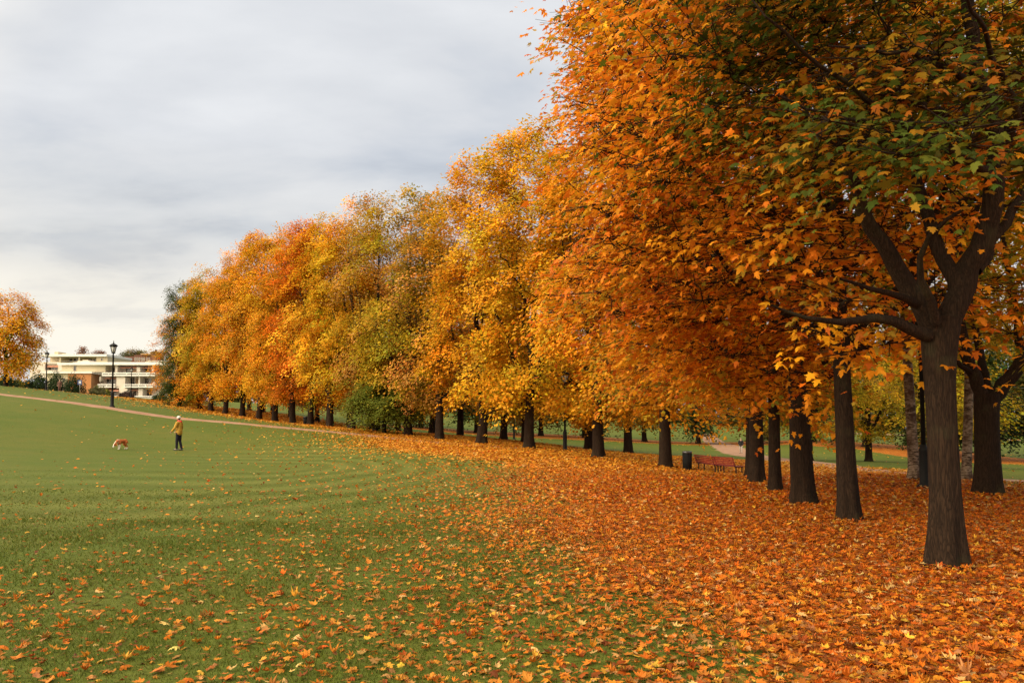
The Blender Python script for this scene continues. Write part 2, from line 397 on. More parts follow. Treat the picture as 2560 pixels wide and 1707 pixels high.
ribbon('path', [at(800, 430, 160), at(855, 434, 150), at(940, 435, 148), at(1080, 438, 140)], [3.4]*4)

# ------------------------------------------------------------------ leaves
def outline(pts):
    right = pts; o = [(x, y) for x, y in right] + [(-x, y) for x, y in right[::-1] if x != 0]
    V = np.array([(0, .32)] + o, float); n = len(o)
    T = np.array([(0, 1+i, 1+(i+1) % n) for i in range(n)]); return V, T
LT_FULL = outline([(0, .04), (.05, -.02), (.20, -.07), (.43, .02), (.29, .19), (.40, .25), (.55, .47), (.36, .45), (.22, .47), (.26, .68), (.14, .72), (0, 1.0)])
LT_MID = outline([(0, .02), (.42, .0), (.26, .20), (.54, .45), (.20, .48), (.22, .70), (0, 1.0)])
LT_MID5 = outline([(0, 0), (.45, .05), (.24, .26), (.5, .5), (0, 1.0)])
LT_LOW = (np.array([(0, 0), (.48, .42), (0, 1.0), (-.48, .42)], float), np.array([(0, 1, 2), (0, 2, 3)]))
def curl_z(V2): return -(1.1*V2[:, 0]**2 + .55*(V2[:, 1]-.3)**2)
def place_leaves(P, nrm, tip, size, tmpl, col, curl):
    V2, T = tmpl; n, m = len(P), len(V2)
    nrm = unit(nrm); y = unit(tip - (tip*nrm).sum(-1, keepdims=True)*nrm); x = np.cross(y, nrm)
    zc_ = curl_z(V2)
    if m == 4: zc_ = np.array([0, -.16, 0, -.16])
    wv = rng.uniform(.58, 1.06, n)[:, None, None]; bend = rng.normal(0, .22, n)[:, None, None]        # leaves differ in breadth and twist
    V = P[:, None] + size[:, None, None]*((V2[None, :, :1]*wv+bend*(V2[None, :, 1:2]-.2)**2)*x[:, None] + (V2[None, :, 1:2]-.2)*y[:, None] + (curl[:, None]*zc_[None])[..., None]*nrm[:, None])
    Fc = (np.arange(n)*m)[:, None, None] + T[None]
    return V.reshape(-1, 3), Fc.reshape(-1, 3), np.repeat(col, m, 0)
def pick_cols(pal, n, g, jit=.16):
    cs = np.array([p[0] for p in pal]); w = np.array([p[1] for p in pal], float); w /= w.sum()
    c = cs[g.choice(len(cs), n, p=w)]
    v = np.exp(g.normal(0, jit, (n, 1))); return np.clip(c*v*np.exp(g.normal(0, .06, (n, 3))), 0.002, .9)

# fallen leaves: as thick as they lie under the trees, thinning out over the lawn
FALL_PAL = [((.49, .170, .013), 3.4), ((.48, .125, .010), 5.2), ((.40, .086, .009), 4.4), ((.25, .055, .009), 2.3), ((.54, .28, .03), 1.3), ((.55, .34, .12), .9), ((.36, .16, .055), 1.5), ((.16, .050, .014), 1.3)]
CRUMB_PAL = [((.22, .055, .014), 4), ((.30, .085, .018), 3), ((.14, .045, .018), 3), ((.38, .20, .07), 1)]
def fall_density(x, y, mul):
    m = litter(x, y) * (band_dist(x, y) > 8); d = np.maximum(np.interp(y, YL, XL)-x, 0)
    patch = .55+.45*edge_wobble(x*1.3+2, y*1.1)
    lo = (40*np.exp(-d/1.9)+9*np.exp(-d/4.5))*(1+1.0*np.exp(-((y-5.5)/3.5)**2)) + (22*np.exp(-((y-4.8)/2.9)**2)*np.exp(-d/9.0) + 1.6*np.exp(-((y-9)/4.0)**2) + .12)*np.clip(patch, .2, 1.6)
    lo = lo*(x < np.interp(y, YR, XR)+2.5) + .05
    return np.maximum(lo*(1-m*.5)*mul**.62, m*120*mul)
def scatter(y0, y1, dmax, tmpl, smin, smax, tilt, dens_mul, lift, pal=None):
    wid = lambda y: .72*y+2.5
    n = int(dmax*2*wid((y0+y1)/2)*(y1-y0)); y = rng.uniform(y0, y1, n); x = rng.uniform(-1, 1, n)*wid(y1)
    ok = (np.abs(x) < wid(y)); n_eff = ok.sum()/ (2*wid((y0+y1)/2)*(y1-y0)); x, y = x[ok], y[ok]
    keep = rng.random(len(x))*n_eff < np.minimum(fall_density(x, y, dens_mul), n_eff); x, y = x[keep], y[keep]; n = len(x)
    m = litter(x, y); P = np.stack([x, y, ground(x, y)+.012+rng.random(n)**1.5*lift*(.35+.65*m)], -1)
    nrm = np.c_[rng.normal(0, tilt, (n, 2)), np.ones(n)]; flip = rng.random(n) < .4; nrm[flip] *= -1
    tip = np.c_[rng.normal(0, 1, (n, 2)), rng.normal(0, .15, n)]
    c = pick_cols(pal or FALL_PAL, n, rng, .2)
    if pal is None: fy = (np.clip((y-27)/12, 0, 1)*.55*(rng.random(n) < .8))[:, None]; c = c*(1-fy)+np.array([.60, .31, .028])*fy*np.exp(rng.normal(0, .15, (n, 1)))
    yel = (1-m)[:, None]*.25*(rng.random((n, 1)) < .5); c = c*(1-yel)+np.array([.56, .36, .07])*yel
    return place_leaves(P, nrm, tip, rng.uniform(smin, smax, n), tmpl, c, rng.normal(.5, 1.0, n))
def merge(parts):
    V, Fc, C_ = [], [], []; off = 0
    for v, f, c in parts: V.append(v); Fc.append(f+off); C_.append(c); off += len(v)
    return np.concatenate(V), np.concatenate(Fc), np.concatenate(C_)
V, Fc, Cc = merge([scatter(3.2, 8, 760, LT_FULL, .036, .088, .24, 6.4, .045), scatter(8, 16, 600, LT_MID, .036, .086, .26, 5.6, .06), scatter(16, 32, 330, LT_MID5, .05, .11, .28, 3.0, .055),
                   scatter(3.2, 13, 620, LT_LOW, .014, .045, .3, 6.0, .03, CRUMB_PAL), scatter(32, 78, 110, LT_LOW, .10, .19, .36, .9, .05), scatter(78, 118, 25, LT_LOW, .18, .30, .38, .2, .05)])
link('fallen_leaves', new_mesh('fallen_leaves', V, [Fc], [LITTER_LEAF], cols=Cc), kind='stuff', label='orange and brown fallen maple leaves spread over the lawn and under the trees', category='leaves')

# short grass blades close by
def blades(y0, y1, dens, hmin, hmax, wd):
    wid = lambda y: .72*y+2.0
    n = int(dens*2*wid((y0+y1)/2)*(y1-y0)); y = rng.uniform(y0, y1, n); x = rng.uniform(-1, 1, n)*wid(y1)
    ok = np.abs(x) < wid(y); x, y = x[ok], y[ok]; k_ = rng.random(len(x)) > litter(x, y)*1.05-.02; x, y = x[k_], y[k_]; n = len(x)
    z = ground(x, y)-.004; a = rng.uniform(0, 2*math.pi, n); h = rng.uniform(hmin, hmax, n)*(.75+.35*np.sin(x*2.1+y*1.3)*np.sin(y*1.9-x)); ln = rng.normal(0, .7, (n, 2))
    base = np.stack([x, y, z], -1); s = np.stack([np.cos(a), np.sin(a), 0*a], -1)*(wd*rng.uniform(.7, 1.3, n))[:, None]
    tipp = base+np.c_[ln*h[:, None], h]
    V = np.stack([base-s, base+s, tipp], 1).reshape(-1, 3); Fb = np.arange(3*n).reshape(-1, 3)
    pal = [((.058, .086, .010), 4), ((.088, .112, .014), 4), ((.125, .14, .02), 2), ((.15, .115, .03), 1.0)]
    return V, Fb, np.repeat(pick_cols(pal, n, rng, .2), 3, 0)
V, Fc, Cc = merge([blades(3.2, 7.5, 2600, .03, .06, .0032), blades(7.5, 13, 1150, .03, .065, .005), blades(13, 19, 300, .02, .05, .008), blades(19, 26, 90, .015, .035, .008)])
link('grass', new_mesh('grass', V, [Fc], [BLADE], cols=Cc), kind='stuff', label='short green blades of mown lawn between fallen leaves', category='grass')

# ------------------------------------------------------------------ trees
def prof_allee(t):
    t = np.asarray(t, float)
    return np.where(t < .32, .66+.34*np.sin(np.clip(t/.32, 0, 1)*math.pi/2), np.sqrt(np.clip(1-((t-.32)/.68)**2.6, 0, 1)))
def prof_round(t): t = np.asarray(t, float); return np.sqrt(np.clip(1-((t-.45)/.55)**2, 0, 1))
def prof_cone(t): t = np.asarray(t, float); return np.where(t < .2, .7+.3*t/.2, (1-(t-.2)/.8)**.75)

def bez(p0, p1, p2, n):
    t = np.linspace(0, 1, n)[:, None]; return (1-t)**2*p0+2*t*(1-t)*p1+t*t*p2

def tree_meshes(seed, H, base, Rc, rt, ncl, nleaf, tmpl=LT_LOW, lsize=(.2, .3), pal=None, prof=prof_allee, fork=3.0, nlimb=7, offset=(0, 0),
                clus=(.50, .20), sides=10, limbs=None, colf=None, inner=.30, zmax=None, bark=None, bare=0.0, twig=1.0, lean=0.15, keep=None, bough=6, bspread=.62, sprigs=0, face=.32, bz=.5, trim=None, droop=.42, low=1.1, reach=1.0):
    g = np.random.default_rng(seed); bark = bark or BARK
    V, Q, nv = [], [], 0
    def put(v, q):
        nonlocal nv
        V.append(v); Q.append(q+nv); nv += len(v)
    nodes, nrad = [], []
    # trunk and leader
    if limbs is None:
        top = np.array([offset[0]*.6+g.normal(0, .4), offset[1]*.6+g.normal(0, .4), base+(H-base)*.86])
        zz = np.concatenate([[-.5, 0, .12, .3, .6, 1.0], np.linspace(1.5, top[2], 16)]); tt = np.clip(zz/top[2], 0, 1)
        bend = g.normal(0, lean, 2)
        P = np.c_[top[0]*tt**1.5+bend[0]*np.sin(tt*5), top[1]*tt**1.5+bend[1]*np.sin(tt*4+1)*tt, zz]
        r = rt*np.interp(zz, [-.5, 0, .12, .3, .7, fork, top[2]], [1.7, 1.42, 1.26, 1.12, 1.02, .86, .09])
        v, q = tubes(P[None], r[None], max(sides, 8)*2)
        lo = v[:, 2] < 1.2; ang = np.arctan2(v[:, 1], v[:, 0]); fl = 1+.15*np.sin(ang*5+seed)*np.clip(1-v[:, 2], 0, 1)+.05*np.sin(ang*9+seed*2)
        v[lo, 0] *= fl[lo]; v[lo, 1] *= fl[lo]; put(v, q)
        for p, rr in zip(P[zz > fork], r[zz > fork]): nodes.append(p); nrad.append(rr)
        for i in range(nlimb):
            h0 = fork*.95+(H*.5-fork)*(i/nlimb)**1.2; a = i*2.4+g.uniform(-.4, .4)
            p0 = np.array([np.interp(h0, zz, P[:, 0]), np.interp(h0, zz, P[:, 1]), h0])
            tz = min(h0+g.uniform(.22, .42)*(H-base), H*.93); tr = np.clip((tz-base)/(H-base), 0, 1)
            rr = Rc*float(prof(tr))*g.uniform(.5, .72)*reach
            p2 = np.array([offset[0]+rr*math.cos(a), offset[1]+rr*math.sin(a), tz]); p1 = p0*.5+p2*.5+np.array([math.cos(a)*rr*.25, math.sin(a)*rr*.25, -.15*(tz-h0)])
            L = bez(p0, p1, p2, 8); L[1:-1] += g.normal(0, .12, (6, 3)); rb = float(np.interp(h0, zz, r))*g.uniform(.45, .68)
            put(*tubes(L[None], np.linspace(rb, rb*.22, 8)[None], sides))
            for p, q_ in zip(L[2:], np.linspace(rb, rb*.22, 8)[2:]): nodes.append(p); nrad.append(q_)
    else:
        for pts, r0, r1, sd_, isnode in limbs:
            P = np.asarray(pts, float)
            d = np.r_[0, np.cumsum(np.linalg.norm(np.diff(P, axis=0), axis=1))]; u = np.linspace(0, d[-1], max(6, int(d[-1]/.22)))
            Pi = np.stack([np.interp(u, d, P[:, j]) for j in range(3)], -1)
            for _ in range(2): Pi[1:-1] = .25*Pi[:-2]+.5*Pi[1:-1]+.25*Pi[2:]
            rr = (np.asarray(r0)[..., None].ravel() if np.ndim(r0) else None)
            rad = np.interp(u, d, r0) if np.ndim(r0) else r0+(r1-r0)*(u/d[-1])**.8
            if r1 != 'trunk': Pi[1:-1] += g.normal(0, .018, Pi[1:-1].shape)
            v, q = tubes(Pi[None], rad[None], sd_)
            if r1 == 'trunk':
                lo = v[:, 2] < 1.5; ang = np.arctan2(v[:, 1], v[:, 0]); fl = 1+.15*np.sin(ang*5+seed)*np.clip(1-v[:, 2], 0, 1)+.03*np.sin(ang*9+seed*2)
                v[lo, 0] *= fl[lo]; v[lo, 1] *= fl[lo]
            put(v, q)
            if isnode:
                for p, q_ in zip(Pi[2:], rad[2:]): nodes.append(p); nrad.append(q_)
    # leaf sprays spread through the crown, most of them near its surface
    nc = ncl*3; nb = max(8, int(ncl/bough)); t = g.beta(1.15*(1.1/low)**1.5, 1.1*low/1.1, nb); th = g.uniform(0, 2*math.pi, nb)
    ph = g.uniform(0, 6.28, 4); lump = 1+.13*np.sin(3*th+ph[0]+t*6)+.10*np.sin(5*th-t*9+ph[1])+.07*np.sin(8*th+t*17+ph[2])
    rad = Rc*prof(t)*lump*np.sqrt(g.uniform(inner, 1.0, nb))*.93
    C = np.stack([offset[0]*t**.4+rad*np.cos(th), offset[1]*t**.4+rad*np.sin(th), base+t*(H-base)+.3*np.sin(2*th+ph[3])], -1)
    wgt = g.random(nb) < np.clip(.25+prof(t), 0, 1); C = C[wgt]
    bi = g.integers(0, len(C), nc); bsz = g.uniform(.7, 1.3, len(C))*bspread
    C = C[bi]+np.clip(g.normal(0, 1, (nc, 3)), -1.5, 1.5)*np.array([1, 1, bz])*bsz[bi][:, None]
    if zmax is not None: C = C[(C[:, 2] < zmax) | (g.random(len(C)) < .25)]
    if trim: C = C[np.hypot(C[:, 0]-offset[0], C[:, 1]-offset[1]) < Rc*trim]
    if keep is not None: C = C[keep(C)]
    sel = []; md = .42*(Rc*Rc*(H-base)*4/ncl)**(1/3)*.55
    for c in C:
        if len(sel) >= ncl: break
        if sel and np.min(((np.array(sel)-c)**2).sum(-1)) < md*md: continue
        sel.append(c)
    C = np.array(sel)
    if sprigs: C = C[(((C[:, None]-C[None])**2).sum(-1) < 1.3).sum(1) > 6]        # no sprays left hanging on their own
    ax = np.array([offset[0]*.5, offset[1]*.5])
    nodes = np.array(nodes); nrad = np.array(nrad)
    dmin = np.array([np.min(np.linalg.norm(nodes-c, axis=1)) for c in C]); order = np.argsort(dmin)
    TP, TR = [], []
    for ci in order:
        c = C[ci]; d = np.linalg.norm(nodes-c, axis=1)
        inn = np.linalg.norm(nodes[:, :2]-ax, axis=1); cin = np.linalg.norm(c[:2]-ax)
        cost = d+.9*np.maximum(nodes[:, 2]-c[2]+.2, 0)+.5*np.maximum(inn-cin+.2, 0); j = int(np.argmin(cost))
        p0 = nodes[j]; mid = p0*.45+c*.55+np.array([0, 0, .10*d[j]])+g.normal(0, .05*d[j]+.02, 3)
        L = bez(p0, mid, c, 6); L[1:-1] += g.normal(0, .03+.012*d[j], (4, 3)); r0 = min(nrad[j]*.62, .016*twig+.014*d[j]*twig)
        rr = np.linspace(max(r0, .010*twig), .006*twig, 6); TP.append(L); TR.append(rr)
        nodes = np.concatenate([nodes, L[2:]]); nrad = np.concatenate([nrad, rr[2:]])
    if sprigs:
        q0 = np.repeat(C, sprigs, 0); e = q0+np.clip(g.normal(0, 1, q0.shape), -1.5, 1.5)*np.array([clus[0], clus[0], clus[1]])*1.1
        m_ = (q0+e)/2+g.normal(0, .04, q0.shape); put(*tubes(np.stack([q0, m_, e], 1), np.tile([.0078, .006, .0042], (len(q0), 1))*twig, 3))
    if TP: put(*tubes(np.array(TP), np.array(TR), 4 if lsize[0] > .19 else 5))
    trunk = new_mesh('trunk', np.concatenate(V), [np.concatenate(Q)], [bark], True)
    # leaves
    nl = g.poisson(nleaf, len(C)); nl[g.random(len(C)) < bare] //= 6
    ii = np.repeat(np.arange(len(C)), nl); n = len(ii)
    out = C-np.r_[ax, base+.35*(H-base)]; out = unit(out)
    cs = g.uniform(.75, 1.3, len(C))
    raw = np.clip(g.normal(0, 1, (n, 3)), -1.7, 1.7)*np.array([clus[0]*1.15, clus[0]*.85, clus[1]])*cs[ii][:, None]
    oh = out.copy(); oh[:, 2] = 0; oh = unit(oh+g.normal(0, .25, oh.shape)*np.array([1, 1, 0])); lh = np.c_[-oh[:, 1], oh[:, 0], np.zeros(len(oh))]
    dp = np.clip(g.normal(droop, .18, len(C)), -.2, 1.0)[ii]
    off = oh[ii]*raw[:, :1]+lh[ii]*raw[:, 1:2]; off[:, 2] += raw[:, 2]-dp*raw[:, 0]-.16*(raw[:, :2]**2).sum(-1)/clus[0]
    P = C[ii]+off
    up = np.array([0, 0, 1.0]); nrm = up*.9+oh[ii]*(dp*.7)[:, None]+out[ii]*face*.6+g.normal(0, .30, (n, 3))
    tip = unit(off+out[ii]*.25)+g.normal(0, .4, (n, 3)); tip[:, 2] -= .35
    if pal is None:
        ct = np.exp(g.normal(0, .10, (len(C), 3)))*np.exp(g.normal(0, .21, (len(C), 1))); ct[g.random(len(C)) < .16] *= np.array([.68, .86, 1.0])
        col = ct[ii]*np.exp(g.normal(0, .13, (n, 1)))*np.exp(g.normal(0, .07, (n, 3))); col = np.clip(col, .2, 1.9)
    else:
        cc = pick_cols(pal, len(C), g, .14); lc = pick_cols(pal, n, g, .14)
        mixv = (g.random((n, 1)) < .70); col = np.where(mixv, cc[ii]*np.exp(g.normal(0, .12, (n, 1))), lc)
        if colf is not None: col = colf(P, col, g)
    sz = g.uniform(lsize[0], lsize[1], n)
    v, f, cl_ = place_leaves(P, nrm, tip, sz, tmpl, col, g.normal(.45, .45, n))
    crown = new_mesh('crown', v, [f], [LEAF], True, cols=cl_)
    return trunk, crown

def put_tree(name, meshes, x, y, label, group=None, color=(1, 1, 1), rotz=0.0, scale=1.0, sz=None, cat='tree', z=None, crown_name='crown'):
    o = link(name, None, loc=(x, y, gz(x, y) if z is None else z), rotz=rotz, label=label, category=cat, group=group)
    o.scale = (scale, scale, sz or scale)
    tr = link('trunk', meshes[0], o); cr = link(crown_name, meshes[1], o); cr.color = (*color, 1)
    return o

ORANGE = [((.68, .235, .012), 5), ((.62, .165, .010), 3), ((.72, .31, .015), 3.5), ((.44, .10, .009), 1.3), ((.34, .23, .02), 1.1)]
SHADEDGREEN = [((.32, .15, .010), 3), ((.115, .120, .012), 5), ((.060, .085, .011), 4), ((.30, .085, .008), 1.6), ((.16, .11, .011), 2)]  # greens and ambers darkened to hold the shade of the nearest crown
GOLDGREEN = [((.44, .19, .014), 4), ((.13, .135, .016), 4), ((.075, .105, .016), 3), ((.52, .155, .012), 3), ((.25, .17, .016), 2)]
YELLOWGREEN = [((.56, .36, .022), 4), ((.36, .30, .024), 3), ((.20, .21, .022), 2), ((.60, .29, .018), 2)]
AMBER = [((.66, .29, .016), 4), ((.60, .20, .013), 3), ((.42, .26, .02), 2), ((.22, .20, .02), 1.0)]

# --- the near row, each with its own crown
AX, AY = at(946, 566, 8.7)[:2]; AZ = gz(AX, AY)
def pA(dx_, dy_, Y):                    # surveyed from the photograph, in metres from the tree's foot
    q = at(dx_*.4354, dy_*.4354, Y); return q-np.array([AX, AY, AZ])
def near_tree_limbs():
    t0 = pA(2172, 1300, 8.7); t0[:] = 0
    tr = [(0, 0, -.4), (0, 0, 0), (0, 0, .12), (0, 0, .35), tuple(pA(2173, 1150, 8.7)), tuple(pA(2165, 1000, 8.7)), tuple(pA(2158, 880, 8.7)), tuple(pA(2155, 800, 8.7)), tuple(pA(2160, 730, 8.7))]
    L = [(tr, [.28, .238, .206, .186, .160, .150, .155, .178, .21], 'trunk', 36, False)]
    add = lambda pts, r0, r1, s=12, nd=True: L.append(([pA(*p) for p in pts], r0, r1, s, nd))
    add([(2160, 790, 8.7), (2195, 690, 8.7), (2240, 600, 8.7), (2275, 500, 8.6), (2300, 400, 8.5), (2290, 300, 8.4), (2245, 180, 8.3), (2222, 60, 8.2), (2215, -120, 8.2)], .150, .05, 18)
    add([(2150, 790, 8.7), (2110, 690, 8.65), (2060, 610, 8.6), (2005, 530, 8.5), (1960, 450, 8.4), (1930, 330, 8.2), (1880, 180, 8.0)], .135, .026, 16)
    add([(2200, 690, 8.7), (2175, 610, 8.75), (2140, 530, 8.9), (2110, 430, 9.1), (2080, 300, 9.4), (2060, 100, 9.6)], .095, .026, 14)
    add([(2130, 770, 8.6), (2060, 735, 8.5), (1985, 726, 8.3), (1900, 742, 8.1), (1830, 730, 7.9), (1770, 700, 7.7)], .075, .010, 12)
    add([(2110, 700, 8.6), (2060, 690, 8.4), (2000, 660, 8.1), (1930, 640, 7.8)], .05, .012, 10)
    add([(2150, 740, 8.5), (2130, 660, 8.35), (2090, 600, 8.2), (2110, 540, 8.1), (2160, 510, 8.0), (2230, 470, 7.7)], .055, .015, 10)
    add([(2290, 410, 8.5), (2200, 350, 8.0), (2060, 280, 7.4), (1950, 200, 7.0), (1830, 115, 6.6), (1760, 40, 6.3)], .055, .010, 10)
    add([(2270, 390, 8.4), (2150, 335, 7.8), (2000, 290, 7.1), (1880, 250, 6.7), (1780, 215, 6.3)], .04, .008, 8)
    add([(2260, 280, 8.4), (2180, 260, 8.2), (2060, 225, 8.0), (1960, 190, 7.8)], .07, .012, 10)
    add([(2250, 200, 8.3), (2160, 140, 7.7), (2020, 110, 7.0), (1900, 105, 6.5)], .045, .009, 8)
    add([(2300, 380, 8.5), (2340, 250, 8.0), (2290, 150, 7.2), (2240, 40, 6.5), (2200, -60, 6.0)], .045, .012, 10)
    add([(2240, 620, 8.7), (2330, 480, 8.9), (2420, 330, 9.2), (2500, 150, 9.5)], .07, .018, 12)
    add([(2290, 330, 8.5), (2380, 220, 8.0), (2460, 80, 7.3)], .06, .015, 10)
    return L
def colA(P, c, g):
    # greener towards the shaded right side, orange at the outer left
    w = np.clip((P[:, 0]+3.2)/1.6, 0, 1)*.85+g.normal(0, .16, len(P)); o = pick_cols(ORANGE, len(P), g, .16)
    return np.where((w < .22)[:, None], o, c)
KA = lambda C: ((C[:, 2] > 1.5+.325*(8.7+C[:, 1])) | ((C[:, 0] > 2.6) & (C[:, 1] > .5)) | ((C[:, 1] > 2.0) & (C[:, 0] < -1.2))) & (C[:, 0] > -3.4) & (C[:, 1] > -3.4)
mA = tree_meshes(11, 10.5, 2.3, 4.0, .25, 520, 66, LT_FULL, (.07, .125), SHADEDGREEN, prof_round, limbs=near_tree_limbs(), offset=(.3, 0), clus=(.42, .12), colf=colA, inner=.12, twig=.9, keep=KA, bspread=.5, sprigs=6)
put_tree('maple_tree', mA, AX, AY, 'nearest maple with forked dark ribbed trunk and half green crown, at right', 'maples in the near row')
near = [(849, 521, 13.0, 0.149, 21, 4.3, 14.5, 'slim straight dark trunk, second from the nearest, under an orange crown'),
        (803, 504, 17.0, 0.225, 22, 5.2, 16.0, 'stout maple third in the near row, trunk widening into a low fork'),
        (775, 491, 21.0, 0.153, 23, 5.4, 16.5, 'thin maple fourth in the near row, just left of the stout forked one'),
        (757, 483, 25.0, 0.225, 24, 5.9, 17.5, 'thick maple fifth in the near row, its trunk overlapping the one behind'),
        (752, 477, 29.5, 0.20, 25, 6.2, 18.0, 'farthest maple of the near row, trunk half hidden right of the red benches')]
for i, (px, py, Y, rt, sd_, Rc, Ht, lab) in enumerate(near):
    x, y, _ = at(px, py, Y)
    tm = LT_MID
    me = tree_meshes(sd_, Ht, [2.75, 2.95, 2.9, 2.8, 2.8][i], Rc+.25, rt, [520, 540, 560, 540, 520][i], [64, 63, 60, 54, 48][i], tm if i < 3 else LT_MID5, [(.085, .155), (.09, .16), (.095, .165), (.105, .175), (.115, .185)][i], ORANGE if i < 3 else AMBER, prof_allee, fork=[2.9, 2.6, 3.1, 2.9, 3.0][i], nlimb=13,
                     clus=(.46, .11), offset=(-.1, 0), inner=.48, sides=12, twig=1.05, lean=.03, bough=7, bspread=.66, sprigs=10, trim=.95, low=1.25, reach=1.2, keep=(lambda C, g_=np.random.default_rng(sd_): (C[:, 0] < .3) | (g_.random(len(C)) < .38)), colf=(lambda P, c, g: np.where(((P[:, 0] > 1.0) & (g.random(len(P)) < .45))[:, None], pick_cols(YELLOWGREEN, len(P), g), c)))
    put_tree('maple_tree', me, x, y, 'maple with ' + lab if lab.startswith('slim') else lab, 'maples in the near row')
# --- right-hand side
x, y, _ = at(988, 494, 20)
gl = [([(0, 0, -.4), (0, 0, 0), (0, 0, .2), (.02, 0, .9), (.02, 0, 1.9), (.05, 0, 2.5)], [.46, .37, .33, .29, .28, .30], 'trunk', 26, False),
      ([(.0, 0, 2.3), (-.35, .1, 3.4), (-.6, .2, 5), (-.5, .3, 7.5), (-.4, .3, 10)], .17, .05, 14, True), ([(.05, 0, 2.2), (.75, -.1, 3.1), (1.5, -.2, 4.2), (2.2, -.2, 6.5), (2.5, 0, 9)], .20, .05, 14, True),
      ([(.9, -.1, 3.2), (.6, -.4, 4.6), (.1, -.7, 6.4), (-.2, -.8, 8.5)], .12, .03, 12, True), ([(.1, 0, 2.4), (.3, .8, 4.0), (.4, 1.6, 6.5), (.3, 1.8, 9)], .12, .03, 12, True),
      ([(-.25, .05, 3.0), (-1.0, -.3, 3.5), (-1.9, -.6, 3.9), (-2.8, -.8, 4.0)], .07, .02, 10, True)]
mG = tree_meshes(31, 15, 3.9, 5.2, .28, 460, 60, LT_MID5, (.12, .19), YELLOWGREEN, prof_round, limbs=gl, clus=(.5, .16), inner=.2, twig=.8)
put_tree('maple_tree', mG, x, y, 'low forking maple at the right edge, behind the nearest trunk, leaves yellow green')
mH = tree_meshes(32, 15, 3.5, 5.0, .26, 380, 50, LT_MID, (.11, .18), YELLOWGREEN, prof_round, fork=3, offset=(-.4, 0), clus=(.5, .16), twig=.8)
put_tree('maple_tree', mH, 12.4, 12.6, 'green and amber boughs entering the picture from beyond its right border')
for (px, py, Y, rt, ln, sd_, lab) in ((914, 479, 25, .155, .1, 41, 'birch with peeling pale bark, just left of the nearest maple trunk'), (966, 484.5, 25.5, .14, .22, 42, 'crooked pale birch seen just right of the nearest maple trunk')):
    x, y, _ = at(px, py, Y)
    me = tree_meshes(sd_, 12.5, 4.6, 2.6, rt, 130, 34, LT_LOW, (.10, .16), YELLOWGREEN, prof_round, fork=4.6, nlimb=5, bark=BIRCH, lean=ln, clus=(.4, .2), twig=.7)
    put_tree('birch_tree', me, x, y, lab, cat='birch')

# --- the long allee: crown variants shared by the rows, tinted tree by tree
ALLEE = [tree_meshes(100+i, 17.6, 2.15+.22*(i % 3), 3.85, .30, 500, 66, LT_LOW, (.15, .23), None, prof_allee, fork=2.9, nlimb=8, clus=(.42, .23), sides=8, inner=.42, twig=1.3, lean=.22, bough=4.5, bspread=.62, face=.42, bz=.65) for i in range(7)]
LOWHUNG = [tree_meshes(150+i, 17.6, .8, 3.85, .30, 520, 66, LT_LOW, (.16, .24), None, prof_allee, fork=2.9, nlimb=8, clus=(.42, .23), sides=8, inner=.42, twig=1.3, bough=4.5, bspread=.62, face=.42, bz=.65, low=1.2) for i in range(2)]
SPARSE = tree_meshes(120, 17.4, 2.4, 3.9, .29, 420, 46, LT_LOW, (.15, .23), None, prof_allee, fork=2.9, nlimb=9, clus=(.42, .3), sides=8, inner=.25, bare=.38, twig=1.4, face=.6, bz=.85)
gold, yel, org, red, brn, grn, dgrn, ygr = (.62, .30, .014), (.66, .36, .018), (.63, .28, .015), (.62, .19, .014), (.50, .25, .045), (.50, .32, .018), (.055, .075, .013), (.44, .30, .018)
front = [(38.0, org, .30, 17.5, 0, 'amber maple of the long row, trunk just left of the litter bin'),
         (41.7, gold, .27, 17.8, 1, 'golden maple of the long row, second trunk left of the litter bin'),
         (46.3, yel, .31, 18.6, 2, 'tall bright yellow maple with long horizontal bough, beside the bare lamp pole'),
         (50.1, gold, .30, 17.8, 3, 'golden maple whose trunk leans right and forks low over bright leaves'),
         (54.0, brn, .27, 16.4, 7, 'thin coppery maple left of the leaning forked golden one'),
         (57.4, (.43, .28, .018), .29, 17.8, 4, 'olive gold maple standing just behind the small round green tree'),
         (61.2, (.42, .22, .04), .27, 18.3, 7, 'half bare brown maple with twiggy crown top behind the green one'),
         (64.6, yel, .27, 18.0, 5, 'yellow maple left of the small round green tree'),
         (67.8, yel, .33, 18.0, 6, 'broad yellow maple with thick trunk at the middle of the long row'),
         (71.2, red, .27, 18.4, 0, 'red orange topped maple, the reddest in the long row'),
         (74.4, org, .31, 18.2, 1, 'orange maple just left of the reddest one'),
         (78.0, gold, .26, 18.0, 2, 'golden maple two to the left of the reddest one'),
         (81.5, org, .28, 18.8, 3, 'tall orange maple with a domed top breaking the skyline'),
         (85.5, gold, .28, 18.3, 4, 'golden maple left of the domed orange one'),
         (90.0, org, .28, 17.5, 5, 'orange brown maple with paired dark trunks at its foot'),
         (94.2, ygr, .28, 16.6, 6, 'olive tinged maple near the far end of the row'),
         (98.0, org, .27, 16.0, 0, 'orange maple right of the dark green one at the row end'),
         (102.5, dgrn, .27, 15.2, 2, 'dark green tree standing near the far left end of the orange row'),
         (106.5, org, .25, 12.6, 1, 'last orange tree at the far left end of the row')]
rr_ = random.Random(5)
